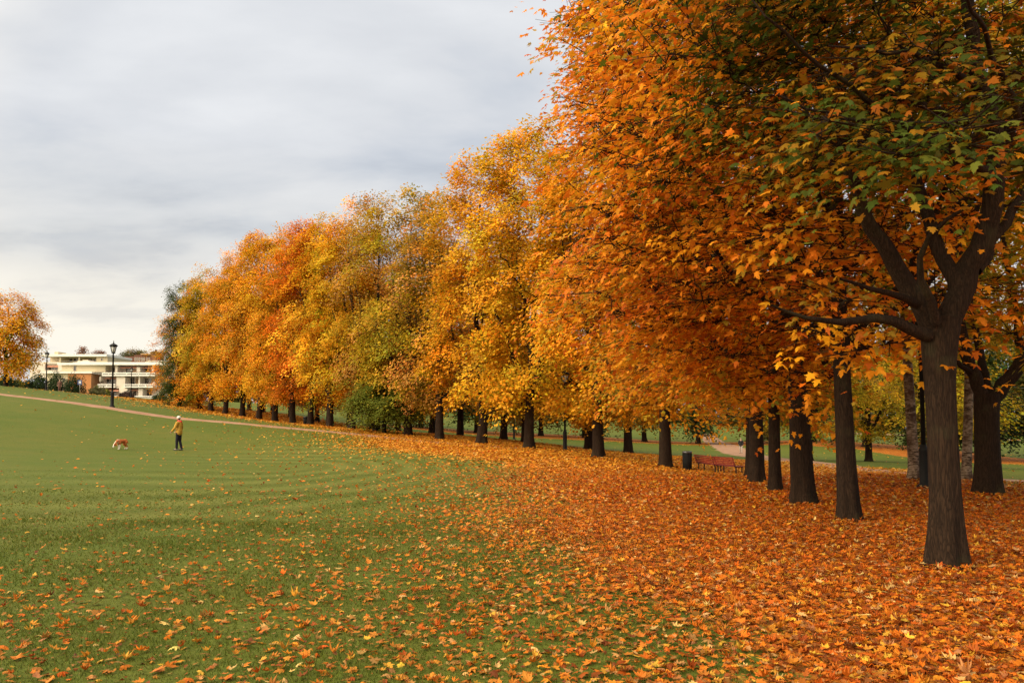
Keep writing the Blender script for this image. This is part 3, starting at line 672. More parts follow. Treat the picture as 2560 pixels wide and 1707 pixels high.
LEAN = tree_meshes(131, 17.6, 2.1, 3.85, .3, 500, 66, LT_LOW, (.15, .23), None, prof_allee, clus=(.42, .23), inner=.42, twig=1.3, bough=4.5, bspread=.62, face=.42, bz=.65, limbs=[
    ([(0, 0, -.5), (0, 0, 0), (.03, 0, .3), (.10, 0, 1.0), (.2, 0, 1.8)], [.52, .42, .36, .32, .33], 'trunk', 22, False),
    ([(.1, 0, 1.5), (.0, .1, 3.0), (-.3, .2, 6), (-.4, .1, 10), (-.1, .2, 15.5)], .25, .05, 12, True), ([(.22, 0, 1.4), (.9, -.15, 2.1), (1.6, -.3, 3.1), (2.0, -.3, 5), (2.3, -.1, 8.5), (1.9, 0, 12.5)], .22, .04, 12, True),
    ([(0, .1, 2.8), (-1.0, -.5, 4.4), (-1.9, -.8, 6.8), (-2.1, -.6, 9)], .11, .03, 8, True), ([(-.2, .2, 4.5), (-.2, 1.2, 6.5), (.2, 2.0, 10), (.3, 1.8, 13)], .11, .03, 8, True),
    ([(-.3, .2, 6), (.2, -1.0, 8.0), (.6, -1.9, 11)], .10, .03, 8, True), ([(1.6, -.3, 3.2), (2.2, .6, 4.6), (2.6, 1.2, 7)], .09, .03, 8, True)])
for (D, c, rt, Ht, vi, lab) in front:
    mesh = LEAN if D == 50.1 else LOWHUNG[vi % 2] if D > 96 else SPARSE if vi == 7 else ALLEE[vi]; x = 36.3-.763*D+(.5 if D > 106 else 0); narrow = {102.5: .62, 106.5: .95}.get(D, .90 if D > 60 else .95)
    o = put_tree('maple_tree', mesh, x+(.9 if D == 102.5 else 0), D-(4.4 if D == 102.5 else 0), lab, 'maples in the long row', c, 0.0 if D == 50.1 else rr_.uniform(0, 6.28), narrow, Ht/17.6)
ORD = 'first second third fourth fifth sixth seventh eighth ninth tenth eleventh twelfth thirteenth fourteenth fifteenth sixteenth seventeenth eighteenth'.split()
d2 = list(np.arange(56, 122, 4.4))
for i, D in enumerate(d2):
    c = [gold, org, yel, brn, gold, yel, org][i % 7]; x = 51.3-.763*D+rr_.uniform(-.8, .8)
    put_tree('maple_tree', ALLEE[(i*3+1) % 7], x, D+rr_.uniform(-.8, .8), 'maple trunk in the shaded second row, %s from the right' % ORD[i], 'maples in the second row', c, rr_.uniform(0, 6.28), 1.0, rr_.uniform(.93, 1.0))
# beyond the right-hand path
for i, (x, y, c, s, lab) in enumerate([(27, 50, ygr, .95, 'olive yellow tree beyond the path at right, seen under the forked maple'), (35, 45, gold, .95, 'amber tree beyond the path at the right border'), (24.5, 66, ygr, 1.0, 'olive tree beyond the bend of the right path'), (33, 74, grn, 1.0, 'green tree far beyond the birches')]):
    put_tree('park_tree', ALLEE[(i*2+2) % 7], x, y, lab, 'trees beyond the right path', c, rr_.uniform(0, 6.28), s, s)
# dark row across the green, then the wooded edge behind it
DARK = [tree_meshes(200+i, 13, 1.7, 4.8, .34, 210, 42, LT_LOW, (.30, .44), None, prof_round, fork=2.2, nlimb=6, clus=(.75, .30), sides=8, twig=1.5) for i in range(3)]
spots = []
for s in np.linspace(0, 1, 15):
    d = np.r_[0, np.cumsum(np.linalg.norm(np.diff(BAND, axis=0), axis=1))]; u = s*d[-1]
    spots.append((np.interp(u, d, BAND[:, 0])+rr_.uniform(-1.5, 1.5), np.interp(u, d, BAND[:, 1])+rr_.uniform(-1.5, 1.5)))
spots.sort(key=lambda p: p[0]/p[1])
for i, (x, y) in enumerate(spots):
    c = [(.10, .085, .016), (.055, .075, .018), (.16, .10, .018), (.04, .065, .018)][i % 4]
    put_tree('park_tree', DARK[i % 3], x, y, 'dark tree in the brown leaf strip across the green, %s from the left' % ORD[i], 'dark trees across the green', c, rr_.uniform(0, 6.28), rr_.uniform(.9, 1.1))
WOOD = [tree_meshes(220+i, 15, .6, 5.6, .34, 170, 36, LT_LOW, (.5, .75), None, prof_round, fork=2.0, nlimb=5, clus=(1.1, .5), sides=6, twig=2.0) for i in range(3)]
wood = []
for i in range(35):
    px = 196+i*24.5+rr_.uniform(-6, 6); Y = rr_.uniform(172, 215) if px < 840 else rr_.uniform(165, 200); wood.append(((px-512)/F*Y, Y))
for i, (x, y) in enumerate(sorted(wood, key=lambda p: p[0]/p[1])):
    c = [(.05, .085, .02), (.035, .06, .02), (.12, .10, .02), (.06, .10, .02), (.20, .11, .02)][i % 5]
    put_tree('woodland_tree', WOOD[i % 3], x, y, 'tree of the dim wooded edge closing the view under the canopy', 'trees of the wooded edge', c, rr_.uniform(0, 6.28), rr_.uniform(.95, 1.3))

# small round green tree in front of the row
x, y, _ = at(384, 434.5, 58.5)
mS = tree_meshes(51, 3.5, 1.15, 2.35, .13, 230, 95, LT_LOW, (.12, .19), [((.15, .17, .02), 4), ((.12, .14, .018), 3), ((.22, .20, .022), 2)], lambda t: np.sqrt(np.clip(1-((np.asarray(t)-.30)/.75)**2, 0, 1)), fork=1.0, nlimb=6, clus=(.36, .16), twig=.8, bough=2)
put_tree('small_tree', mS, x, y, 'small dome shaped green tree with low hanging crown in front of the row')
# orange tree on the rise at far left and trees behind the flats
x, y, _ = at(6, 388, 98)
put_tree('maple_tree', tree_meshes(78, 11.4, 1.7, 3.7, .24, 320, 64, LT_LOW, (.19, .28), [((.80, .40, .022), 5), ((.76, .31, .018), 3), ((.55, .36, .025), 1.6), ((.24, .24, .025), 1.0)], prof_round, fork=2.4, clus=(.55, .32), sides=8, bough=1.2, bspread=.25, inner=.5, face=.7), x, y, 'orange and green maple standing alone on the rise at far left')
FARL = [tree_meshes(240+i, 9, .5, 3.4, .2, 90, 34, LT_LOW, (.34, .5), None, prof_round, fork=2, nlimb=5, clus=(.8, .4), sides=6, twig=2) for i in range(2)]
for (px, py, Y, s, c, lab) in [(84.5, 349, 290, 1.0, (.22, .085, .03), 'rust brown tree rising behind the rear flats'), (99.5, 350, 288, .85, (.20, .075, .03), 'lower rust brown tree beside the taller one behind the rear flats'),
                               (107, 357, 280, .8, (.16, .12, .03), 'dim tree between the flats and the brick house'), (125, 352, 285, .95, (.10, .10, .03), 'dark green tree behind the brick house'),
                               (133.5, 349, 290, 1.0, (.20, .13, .035), 'tan tree behind the middle of the brick house'), (141.5, 350, 292, .95, (.21, .17, .03), 'yellow green tree behind the brick house'), (116, 357, 270, .75, (.09, .10, .03), 'low dark tree left of the brick house')]:
    p = at(px, py, Y); put_tree('background_tree', FARL[int(px) % 2], p[0], p[1], lab, 'trees behind the flats', c, px, s, s*1.15, z=p[2]-8.5*s*1.15-.3)

# ------------------------------------------------------------------ shrubs by the flats
def shrub_meshes(seed, rx, h, n, cols, lsize):
    g = np.random.default_rng(seed); st = MB()
    for i in range(7):
        a = g.uniform(0, 6.28); e = np.array([math.cos(a)*rx*.6, math.sin(a)*rx*.6, h*.8]); st.tube(bez(np.array([0, 0, -.2]), np.array([e[0]*.3, e[1]*.3, h*.5]), e, 5), np.linspace(.05, .015, 5), 5)
    u = unit(g.normal(0, 1, (n, 3))); u[:, 2] = np.abs(u[:, 2]); th = np.arctan2(u[:, 1], u[:, 0])
    lump = 1+.16*np.sin(3*th+seed)+.12*np.sin(7*th+u[:, 2]*8)+.1*np.sin(11*u[:, 2]+2*th); r = g.uniform(.25, 1, n)**.4
    P = u*np.array([rx, rx, h])*(lump*r)[:, None]; P[:, 2] = np.maximum(P[:, 2], .05)
    nrm = u+g.normal(0, .5, (n, 3)); tip = g.normal(0, 1, (n, 3))
    v, f, c = place_leaves(P, nrm, tip, g.uniform(*lsize, n), LT_LOW, pick_cols(cols, n, g, .25), g.normal(.3, .4, n))
    return st.mesh('stem', BARK), new_mesh('foliage', v, [f], [LEAF], cols=c)
DG = [((.030, .050, .018), 4), ((.05, .075, .022), 3), ((.02, .035, .014), 2)]
PALE = [((.16, .15, .05), 3), ((.22, .19, .09), 2), ((.10, .11, .03), 2)]
YG = [((.14, .14, .02), 3), ((.20, .17, .03), 2)]
PUR = [((.07, .045, .035), 3), ((.11, .06, .045), 2)]
def put_shrub(px, py, Y, rx, h, pal, seed, label, n=2600, ls=(.14, .26)):
    p = at(px, py, Y); m = shrub_meshes(seed, rx, h, n, pal, ls); z = max(gz(p[0], p[1]), p[2]) if False else gz(p[0], p[1])
    o = link('shrub', None, loc=(p[0], p[1], z-.1), label=label, category='shrub', group='shrubs by the flats')
    link('stem', m[0], o); link('foliage', m[1], o).color = (1, 1, 1, 1); return o
put_shrub(38.5, 391, 125, 1.45, 2.6, DG, 61, 'dark rounded bush left of the smaller lamp post')
put_shrub(28, 388, 124, 1.0, 1.3, DG, 68, 'low dark hedge bush under the far left maple')
put_shrub(56.5, 392, 125, 1.45, 2.9, DG, 62, 'dark rounded bush behind the standing figure in brown')
put_shrub(74, 392.5, 125, 1.6, 2.85, DG, 63, 'dark rounded bush before the brick wall, beside the blue sign')
put_shrub(97, 397, 128, 1.35, 1.35, PALE, 64, 'pale dry looking bush below the brick wall corner')
put_shrub(126, 399, 130, 1.15, .95, PUR, 65, 'low purplish bush at the foot of the white balconies')
put_shrub(6, 385, 116, 1.5, 1.7, DG, 70, 'dark hedge bush at the left border, at the foot of the lone maple')
put_shrub(17, 386, 122, 1.05, 1.5, YG, 66, 'yellow green bush under the far left maple')
put_shrub(107.5, 397, 150, .9, 1.2, YG, 69, 'small green bush under the salmon awning')
put_shrub(160, 402, 126, 1.2, 1.0, DG, 67, 'low dark bush at the left foot of the long row')

# ------------------------------------------------------------------ lamp posts, bins, benches, sign
BLACK = plain('black_iron', (.009, .009, .009), .65, 0, .2, 6, .2)
def glass_mat():
    m, t, o = mat_new('lantern_glass'); v = objco(t); n = noise(t, v, 5, 3)
    principled(t, o, Base_Color=RAMP(t, n, [(.3, (.62, .60, .55)), (.7, (.75, .74, .7))]), Roughness=.25, Transmission_Weight=.35, Specular_IOR_Level=.5); return m
LGLASS = glass_mat()
def lamp_meshes(h):
    base = MB().lathe([(.19, -.3), (.19, .08), (.135, .12), (.12, .16), (.115, 1.02), (.125, 1.05), (.10, 1.1), (.075, 1.2)], 16)
    post = MB().lathe([(.060, 1.18), (.056, h-1.05), (.075, h-1.04), (.075, h-1.0), (.045, h-.97), (.045, h-.80)], 14)
    fr = MB()
    for i in range(6):
        a = i*math.pi/3; c, s = math.cos(a), math.sin(a)
        fr.tube([(.11*c, .11*s, h-.80), (.235*c, .235*s, h-.30)], .016, 6)
    fr.lathe([(.12, h-.82), (.14, h-.80), (.12, h-.77)], 12); fr.lathe([(.235, h-.32), (.26, h-.30), (.24, h-.27)], 12)
    gl = MB().lathe([(.095, h-.79), (.215, h-.31)], 6)
    cap = MB().lathe([(.30, h-.27), (.29, h-.24), (.17, h-.14), (.06, h-.10), (.05, h-.05), (.022, h-.02), (.03, h+.03), (.008, h+.14)], 16)
    return [(n, m.mesh(n, mt, True)) for n, m, mt in (('base', base, BLACK), ('post', post, BLACK), ('lantern_frame', fr, BLACK), ('glass', gl, LGLASS), ('cap', cap, BLACK))]
LAMP = lamp_meshes(4.75)
def lamp(px, py, Y, label):
    x, y, _ = at(px, py, Y); o = link('lamp_post', None, loc=(x, y, gz(x, y)), label=label, category='lamp post', group='black lamp posts')
    ms = {n: link(n, m, o) for n, m in LAMP}; ms['glass'].parent = ms['lantern_frame']; return o
lamp(112, 406.6, 58, 'tall black lantern lamp post beside the left path, in front of the flats')
lamp(46, 390, 97, 'black lantern lamp post on the rise by the dark bushes, far left')
lamp(130.8, 399.5, 122, 'small distant lamp post in front of the white balconies')
lamp(565, 451.8, 47, 'thin black lamp pole under the yellow crowns, left of the litter bin')
lamp(383.5, 433.2, 60.5, 'black lamp post hidden by the small round green tree')
lamp(514, 433, 96, 'distant lamp pole on the green behind the row')
lamp(924.5, 488.0, 21.8, 'black lamp post mostly hidden by the nearest maple trunk')

BIN = plain('bin_black', (.008, .009, .009), .55, .0, .3, 5, .25); BINRIM = plain('bin_rim', (.10, .10, .10), .4, .5, .2, 8)
def litter_bin(px, py, Y, h, label):
    x, y, _ = at(px, py, Y); o = link('litter_bin', None, loc=(x, y, gz(x, y)), label=label, category='litter bin', group='black litter bins'); r = h*.235
    b = MB().lathe([(r*.86, -.06), (r*.9, .03), (r*.97, .05), (r, h*.9), (r*1.02, h*.92)], 24)
    for i in range(24):
        a = i*math.pi/12; b.tube([(r*.95*math.cos(a), r*.95*math.sin(a), .06), (r*1.02*math.cos(a), r*1.02*math.sin(a), h*.88)], .010, 5)
    b.build('body', BIN, o, True)
    MB().lathe([(r*1.06, h*.90), (r*1.09, h*.93), (r*1.06, h*.985), (r*.9, h), (r*.62, h*.985), (r*.60, h*.94)], 24).build('rim', BINRIM, o, True)
litter_bin(687.3, 468.6, 37.5, .90, 'black cylindrical litter bin at the end of the red benches')
litter_bin(305.6, 424.9, 71.5, .80, 'small black litter bin beside a trunk in the long row')

RED = plain('red_slat', (.19, .021, .012), .5, 0, .3, 4, .3); IRON = plain('bench_iron', (.02, .012, .010), .5, .3, .2, 6)
def bench_meshes(L):
    back = MB(); seat = MB()
    for i in range(5):
        z = .47+i*.085; yb = .02-.05*i*.55; back.box(0, L, yb-.015, yb+.015, z, z+.062, .006)
    for i in range(5): y = .08+i*.085; seat.box(0, L, y, y+.066, .425, .452, .006)
    legs = []
    for xx in (.10, L-.10):
        m = MB(); m.box(xx-.02, xx+.02, .10, .14, -.15, .40, .006); m.box(xx-.02, xx+.02, .40, .44, -.15, .40, .006); m.box(xx-.02, xx+.02, .06, .48, .395, .424, .004)
        m.tube([(xx, .08, .41), (xx, .03, .55), (xx, -.075, .84)], .02, 8); legs.append(m.mesh('leg_frame', IRON))
    return back.mesh('backrest', RED), seat.mesh('seat', RED), legs
P0, P1 = at(695.0, 471, 38.2), at(735.3, 474.9, 35); dv = P1[:2]-P0[:2]; LL = float(np.linalg.norm(dv)); ang = math.atan2(dv[1], dv[0])
bm_ = bench_meshes(LL/2-.05)
for i, lab in enumerate(('farther of two slatted dark red benches, next to the black bin', 'nearer of two slatted dark red benches, next to the thick trunks')):
    x, y = P0[:2]+dv*(i*.5+.01); o = link('park_bench', None, loc=(x, y, gz(x, y)-.04), rotz=ang, label=lab, category='bench', group='dark red benches')
    e = gz(*(P0[:2]+dv*(i*.5+.5)))-gz(x, y); o.rotation_euler = (0, -math.atan2(e, LL/2), ang)
    o.scale = (1, 1, .93)
    link('backrest', bm_[0], o); link('seat', bm_[1], o)
    for m in bm_[2]: link('leg_frame', m, o)

BLUE = plain('sign_blue', (.03, .055, .16), .4, 0, .1, 4); WHITEP = plain('sign_white', (.62, .64, .66), .5, 0, .06, 4); GALV = plain('galvanised', (.42, .40, .38), .4, .6, .15, 6)
p = at(79.6, 396.5, 118); zg = gz(p[0], p[1])
o = link('road_sign', None, loc=(p[0], p[1], zg), label='small square blue sign on a thin grey pole beside the dark bush', category='sign')
MB().tube([(0, 0, -.3), (0, 0, 2.0)], .035, 8).build('pole', GALV, o, True)
pl = MB().box(-.33, .33, -.055, -.036, 1.25, 1.95, .012).build('panel', BLUE, o)
MB().box(-.14, -.02, -.062, -.0555, 1.42, 1.78).box(.04, .16, -.062, -.0555, 1.42, 1.78).box(-.13, .15, -.0665, -.0622, 1.66, 1.74).build('pictogram', WHITEP, pl)

# ------------------------------------------------------------------ the flats
CREAM = plain('cream_render', (.55, .46, .31), .8, 0, .08, .6, .2); WHITE = plain('white_paint', (.74, .71, .66), .7, 0, .06, .8, .25)
PALEW = plain('pale_render', (.64, .56, .47), .8, 0, .07, .7, .2); TAN = plain('tan_panel', (.42, .27, .15), .75, 0, .25, .9, .2); BROWN = plain('brown_clad', (.16, .075, .05), .8, 0, .3, 1.2, .2)
SALMON = plain('awning_cloth', (.55, .26, .18), .85, 0, .1, 2, .1); DARKIN = plain('dark_slot', (.10, .075, .06), .8, 0, .3, 2, .2); FRAME = plain('window_frame', (.62, .52, .42), .6, 0, .1, 2)
def pane_mat():
    m, t, o = mat_new('window_pane'); v = objco(t); n = noise(t, v, .9, 4)
    principled(t, o, Base_Color=RAMP(t, n, [(.35, (.012, .011, .010)), (.62, (.06, .045, .035)), (.72, (.16, .12, .09))]), Roughness=.12, Specular_IOR_Level=.6); return m
PANE = pane_mat()
def brick_mat(name, c1, c2, mortar, s):
    m, t, o = mat_new(name); v = objco(t); mp = t.nodes.new('ShaderNodeMapping'); mp.inputs['Rotation'].default_value = (R_(90), 0, 0); t.links.new(v, mp.inputs[0])
    b = t.nodes.new('ShaderNodeTexBrick'); b.inputs['Scale'].default_value = s; b.inputs['Color1'].default_value = (*c1, 1); b.inputs['Color2'].default_value = (*c2, 1); b.inputs['Mortar'].default_value = (*mortar, 1); b.inputs['Mortar Size'].default_value = .012
    t.links.new(mp.outputs[0], b.inputs['Vector']); principled(t, o, Base_Color=b.outputs[0], Roughness=.85, Specular_IOR_Level=.15); return m
BRICK = brick_mat('tan_brick', (.50, .21, .075), (.42, .165, .06), (.40, .25, .14), 3.0); REDBR = brick_mat('red_brick', (.15, .068, .045), (.12, .052, .038), (.2, .12, .09), 3.0)
US = .0893/F*200*1.0
bpos = at(1100*.0893, 320+890*.0893, 200)
class Wing:
    """a building surveyed in façade units: u to the right, w up, v metres behind the façade plane"""
    def __init__(s, label, Y=200.0, name='apartment_building', cat='building'):
        s.Y = Y; s.k = .0893/F*Y; p = at(1100*.0893, 320+890*.0893, Y); s.root = link(name, None, loc=p, label=label, category=cat)
    def b(s, mb, x0, x1, y0, y1, v0, v1, bev=.02):
        return mb.box((x0-1100)*s.k, (x1-1100)*s.k, v0, v1, (890-y1)*s.k, (890-y0)*s.k, bev)
    def part(s, name, mat, boxes, parent=None, label=None):
        mb = MB()
        for bx in boxes: s.b(mb, *bx)
        return mb.build(name, mat, parent or s.root, label=label)
    def window(s, x0, x1, y0, y1, v, n=2, frame=FRAME):
        t = 3.0; bars = [(x0, x1, y0, y0+t, v-.08, v), (x0, x1, y1-t, y1, v-.08, v)]
        for i in range(n+1):
            xm = x0+(x1-x0-t)*i/n; bars.append((xm, xm+t, y0+t, y1-t, v-.078, v-.002))
        f = s.part('window', frame, bars); s.part('pane', PANE, [(x0+.5, x1-.5, y0+.5, y1-.5, v-.05, v-.02)], f); return f
W1 = Wing('three storey cream block with long white balconies and a tan brick end wall')
W1.part('wall', CREAM, [(680, 1150, 500, 575.5, 0, 12), (540, 789, 598, 900, -1.0, 12), (1150, 1172, 500, 585, 0, 3.0)])
W1.part('wall', BRICK, [(790, 1048, 597, 910, -1.4, 12)], label='tan orange brick end wall')
W1.part('wall', PALEW, [(1050, 1900, 500, 900, 2.6, 12), (1302, 1400, 629, 761, -.2, 2.58), (1338, 1432, 760, 860, -.35, 2.58), (1543, 1559, 629, 716, .1, 2.58), (1545, 1592, 765, 850, .1, 2.58), (1280, 1306, 502, 580, .05, 2.58), (1520, 1560, 520, 576, .05, 2.58), (1693, 1710, 502, 578, .05, 2.58), (1104, 1122, 628, 680, .1, 2.58), (1104, 1120, 752, 850, .1, 2.58), (1700, 1730, 690, 720, .1, 2.58)])
W1.part('roof', WHITE, [(650, 1900, 474, 500, -.8, 12.4), (900, 1780, 467, 474.2, -.2, 11)])
W1.part('roof', WHITE, [(480, 1062, 577, 597, -1.8, 12.2)], label='white edge of the lower flat roof')
W1.part('roof_dome', PALEW, [(780, 990, 462, 474.4, 1, 6), (820, 955, 446, 462.2, 1.5, 5.5), (865, 925, 434, 446.2, 2, 5)])
for (a, b_) in ((1150, 1300), (1300, 1555), (1555, 1745)):
    bal = W1.part('balcony', WHITE, [(a+1, b_-1, 584, 598, -.8, -.6), (a+1, b_-1, 607, 624, -.8, 2.55), (a+1, a+9, 598, 607, -.78, -.62), ((a+b_)/2-4, (a+b_)/2+4, 598, 607, -.78, -.62)])
    W1.part('slot_shade', DARKIN, [(a+9.5, b_-9, 599, 606.8, -.60, -.35)], bal)  # dark strip standing in for shade inside the balustrade gap
for (a, b_) in ((1105, 1305), (1400, 1556), (1556, 1725)):
    bal = W1.part('balcony', WHITE, [(a+1, b_-1, 713, 725, -.8, -.6), (a+1, b_-1, 736, 752, -.8, 2.55), (a+1, a+9, 725, 736, -.78, -.62), ((a+b_)/2-4, (a+b_)/2+4, 725, 736, -.78, -.62)])
    W1.part('slot_shade', DARKIN, [(a+9.5, b_-9, 726, 735.8, -.60, -.35)], bal)  # dark fill again, painted shade behind the open slot
for bx in ((1215, 1225, 456, 466.8, 4, 5), (1262, 1290, 460, 466.8, 3, 4), (1600, 1612, 452, 466.8, 5, 6), (1690, 1702, 456, 466.8, 4, 5)): W1.part('roof_vent', GALV, [bx])
bal = W1.part('balcony', WHITE, [(1170, 1740, 846, 858, -1.2, -1.0), (1170, 1740, 868, 900, -1.2, 2.5)]); W1.part('slot_shade', DARKIN, [(1180, 1735, 858.5, 867.8, -1.0, -.7)], bal)  # last item is a dark box in place of shade in the slot
W1.part('railing', GALV, [(1055, 1150, 578, 581, -.6, -.5), (1055, 1150, 600, 603, -.6, -.5)] + [(1055+i*11.5, 1057.5+i*11.5, 581, 600, -.59, -.51) for i in range(9)])
for (a, b_, c, d, n) in ((1190, 1275, 515, 578, 3), (1345, 1395, 528, 580, 2), (1565, 1600, 528, 576, 1), (1628, 1672, 528, 576, 2), (1712, 1745, 534, 576, 1), (1128, 1300, 640, 713, 5), (1402, 1450, 633, 713, 2), (1562, 1640, 640, 712, 3), (1590, 1650, 770, 845, 2), (1435, 1470, 775, 845, 2), (1155, 1250, 775, 846, 3), (1065, 1102, 630, 690, 1)):
    W1.window(a, b_, c, d, 2.598, n)
W1.window(812, 846, 505, 566, -.002, 1); W1.window(720, 748, 645, 690, -1.002, 1)
W1.part('panel', TAN, [(1302, 1345, 640, 713, 2.4, 2.59), (1605, 1627, 520, 578, 2.45, 2.59), (1674, 1692, 520, 578, 2.45, 2.59), (1640, 1698, 640, 713, 2.4, 2.59), (1460, 1490, 640, 713, 2.45, 2.59), (1400, 1520, 545, 578, 2.45, 2.59)], label='tan brown wall panel')
def awning(wing, x0, x1, y0, y1, v, out):
    k_ = wing.k; xa, xb, za, zb = (x0-1100)*k_, (x1-1100)*k_, (890-y0)*k_, (890-y1)*k_
    mb = MB(); V = []
    for x in np.linspace(xa, xb, 9): V += [(x, v, za), (x, v, za-.05), (x, v-out, zb), (x, v-out, zb-.22)]
    Q = []
    for i in range(8): a = i*4; b2 = a+4; Q += [(a, a+2, b2+2, b2), (a+2, a+3, b2+3, b2+2), (a+1, b2+1, b2+3, a+3), (a, b2, b2+1, a+1)]
    Q += [(0, 1, 3, 2), (32, 34, 35, 33)]
    mb.add(V, Q).build('awning', SALMON, wing.root)
awning(W1, 1150, 1335, 755, 785, 2.4, 3.0); awning(W1, 1318, 1505, 506, 522, 2.4, 1.6); awning(W1, 1140, 1298, 632, 641, 2.4, 1.2); awning(W1, 1560, 1690, 508, 524, 2.4, 1.5); awning(W1, 1440, 1530, 762, 776, 2.4, 1.4)
W2 = Wing('set back white and cream terrace of flats rising at the left behind the front block', 222)
W2.part('wall', CREAM, [(455, 1188, 405, 900, 4, 14), (652, 668, 404, 470, .0, 3.98), (866, 880, 404, 470, 0, 3.98), (1062, 1188, 404, 480, .2, 3.98)])
W2.part('roof', WHITE, [(455, 1192, 378, 404, -.6, 14.4)])
W2.part('wall', PALEW, [(330, 654, 463, 486, 0, 3.97), (330, 492, 486, 640, 0, 3.97), (640, 690, 486, 562, 0, 3.97), (330, 720, 556, 650, -.2, 3.97), (492, 640, 486, 520, .6, 3.97)])
W2.part('penthouse', CREAM, [(455, 500, 328, 378.5, 6, 10), (560, 645, 356, 378.3, 5, 9)])
W2.part('railing', GALV, [(470, 655, 440, 443, .1, .2), (655, 1060, 452, 455, .1, .2)])
for (a, b_, c, d, n) in ((722, 800, 412, 452, 2), (890, 940, 414, 446, 2), (950, 1000, 414, 446, 2), (1005, 1046, 412, 452, 1), (672, 716, 414, 452, 1), (560, 590, 410, 424, 1)): W2.window(a, b_, c, d, 3.998, n)
W2.window(1112, 1136, 420, 448, .198, 1)
for (a, b_) in ((492, 640),): W2.window(a, b_, 522, 556, 1.6, 4)
W2.part('panel', SALMON, [(494, 638, 500, 522, .4, .59)], label='pink panel above the dark window band')
W3 = Wing('brown brick house with narrow pale windows behind the white flats', 255, 'brick_house', 'house')
W3.part('wall', REDBR, [(1330, 1645, 392, 560, 3, 12), (1440, 1642, 375, 392.2, 3, 11)]); W3.part('wall', CREAM, [(1600, 1900, 455, 560, 1, 10)]); W3.part('roof', TAN, [(1525, 1645, 362, 375.4, 2.2, 11.5)]); W3.part('roof', PALEW, [(1640, 1800, 446, 455.2, .4, 10)])
W3.part('tower', REDBR, [(1650, 1706, 338, 470, 2, 6), (1668, 1678, 312, 338.2, 3.4, 4.2)])
for i, xx in enumerate((1448, 1472, 1496, 1524, 1548, 1580, 1606)): W3.window(xx, xx+15, 404, 446, 2.998, 1, PALEW)
W3.window(1640, 1665, 462, 476, .998, 1); W3.window(1706, 1755, 458, 478, .998, 2)

# ------------------------------------------------------------------ people and the dog
def capsule(p0, p1, r0, r1, n=12):
    p0, p1 = np.array(p0, float), np.array(p1, float); d = p1-p0; L = np.linalg.norm(d); d = d/max(L, 1e-6)
    P, Rr = [], []
    for a in np.linspace(-math.pi/2, 0, 6): P.append(p0+d*r0*math.sin(a)); Rr.append(max(r0*math.cos(a), .0004))
    for a in np.linspace(0, math.pi/2, 6): P.append(p1+d*r1*math.sin(a)); Rr.append(max(r1*math.cos(a), .0004))
    return P, Rr, n
def blob(name, shapes, voxel, mat, parent=None, colf=None, smooth=3, **kw):
    """overlapping tapered limbs and ellipsoids fused into one continuous skin"""
    mb = MB()
    for s in shapes:
        if s[0] == 'e':
            c, r = np.array(s[1], float), np.array(s[2], float); n, m = 16, 10; V = []; 
            for i in range(m+1):
                a = -math.pi/2+math.pi*i/m; rr = max(math.cos(a), .01)
                V += [c+r*np.array([rr*math.cos(t), rr*math.sin(t), math.sin(a)]) for t in np.arange(n)*2*math.pi/n]
            Q = [(i*n+j, i*n+(j+1) % n, (i+1)*n+(j+1) % n, (i+1)*n+j) for i in range(m) for j in range(n)]
            T = [(0, j+1, j) for j in range(1, n-1)]+[(m*n, m*n+j, m*n+j+1) for j in range(1, n-1)]; mb.add(V, Q, T)
        else:
            P, Rr, n = capsule(*s[1:5]); mb.tube(P, Rr, n)
    raw = mb.mesh(name, mat, True); o = bpy.data.objects.new(name, raw); COL.objects.link(o)
    md = o.modifiers.new('r', 'REMESH'); md.mode = 'VOXEL'; md.voxel_size = voxel; md.use_smooth_shade = True
    if smooth: ms = o.modifiers.new('s', 'SMOOTH'); ms.iterations = smooth; ms.factor = .5
    dg = bpy.context.evaluated_depsgraph_get(); me = bpy.data.meshes.new_from_object(o.evaluated_get(dg)); me.name = name
    bpy.data.objects.remove(o); bpy.data.meshes.remove(raw)
    me.materials.clear(); me.materials.append(mat)
    if colf is not None:
        V = np.empty(len(me.vertices)*3, np.float32); me.vertices.foreach_get('co', V); V = V.reshape(-1, 3)
        a = me.attributes.new('leafcol', 'FLOAT_COLOR', 'POINT'); c4 = np.ones((len(V), 4), np.float32); c4[:, :3] = colf(V); a.data.foreach_set('color', c4.ravel())
    return link(name, me, parent, **kw)
def attr_mat(name, rough=.7, spec=.25):
    m, t, o = mat_new(name); a = t.nodes.new('ShaderNodeAttribute'); a.attribute_name = 'leafcol'; n = noise(t, objco(t), 30, 4)
    c = MIX(t, 1.0, a.outputs['Color'], RAMP(t, n, [(.3, (.82,)*3), (.7, (1.0,)*3)]), 'MULTIPLY'); principled(t, o, Base_Color=c, Roughness=rough, Specular_IOR_Level=spec); return m
SKIN = attr_mat('skin', .55, .3); FUR = attr_mat('dog_fur', .8, .15)
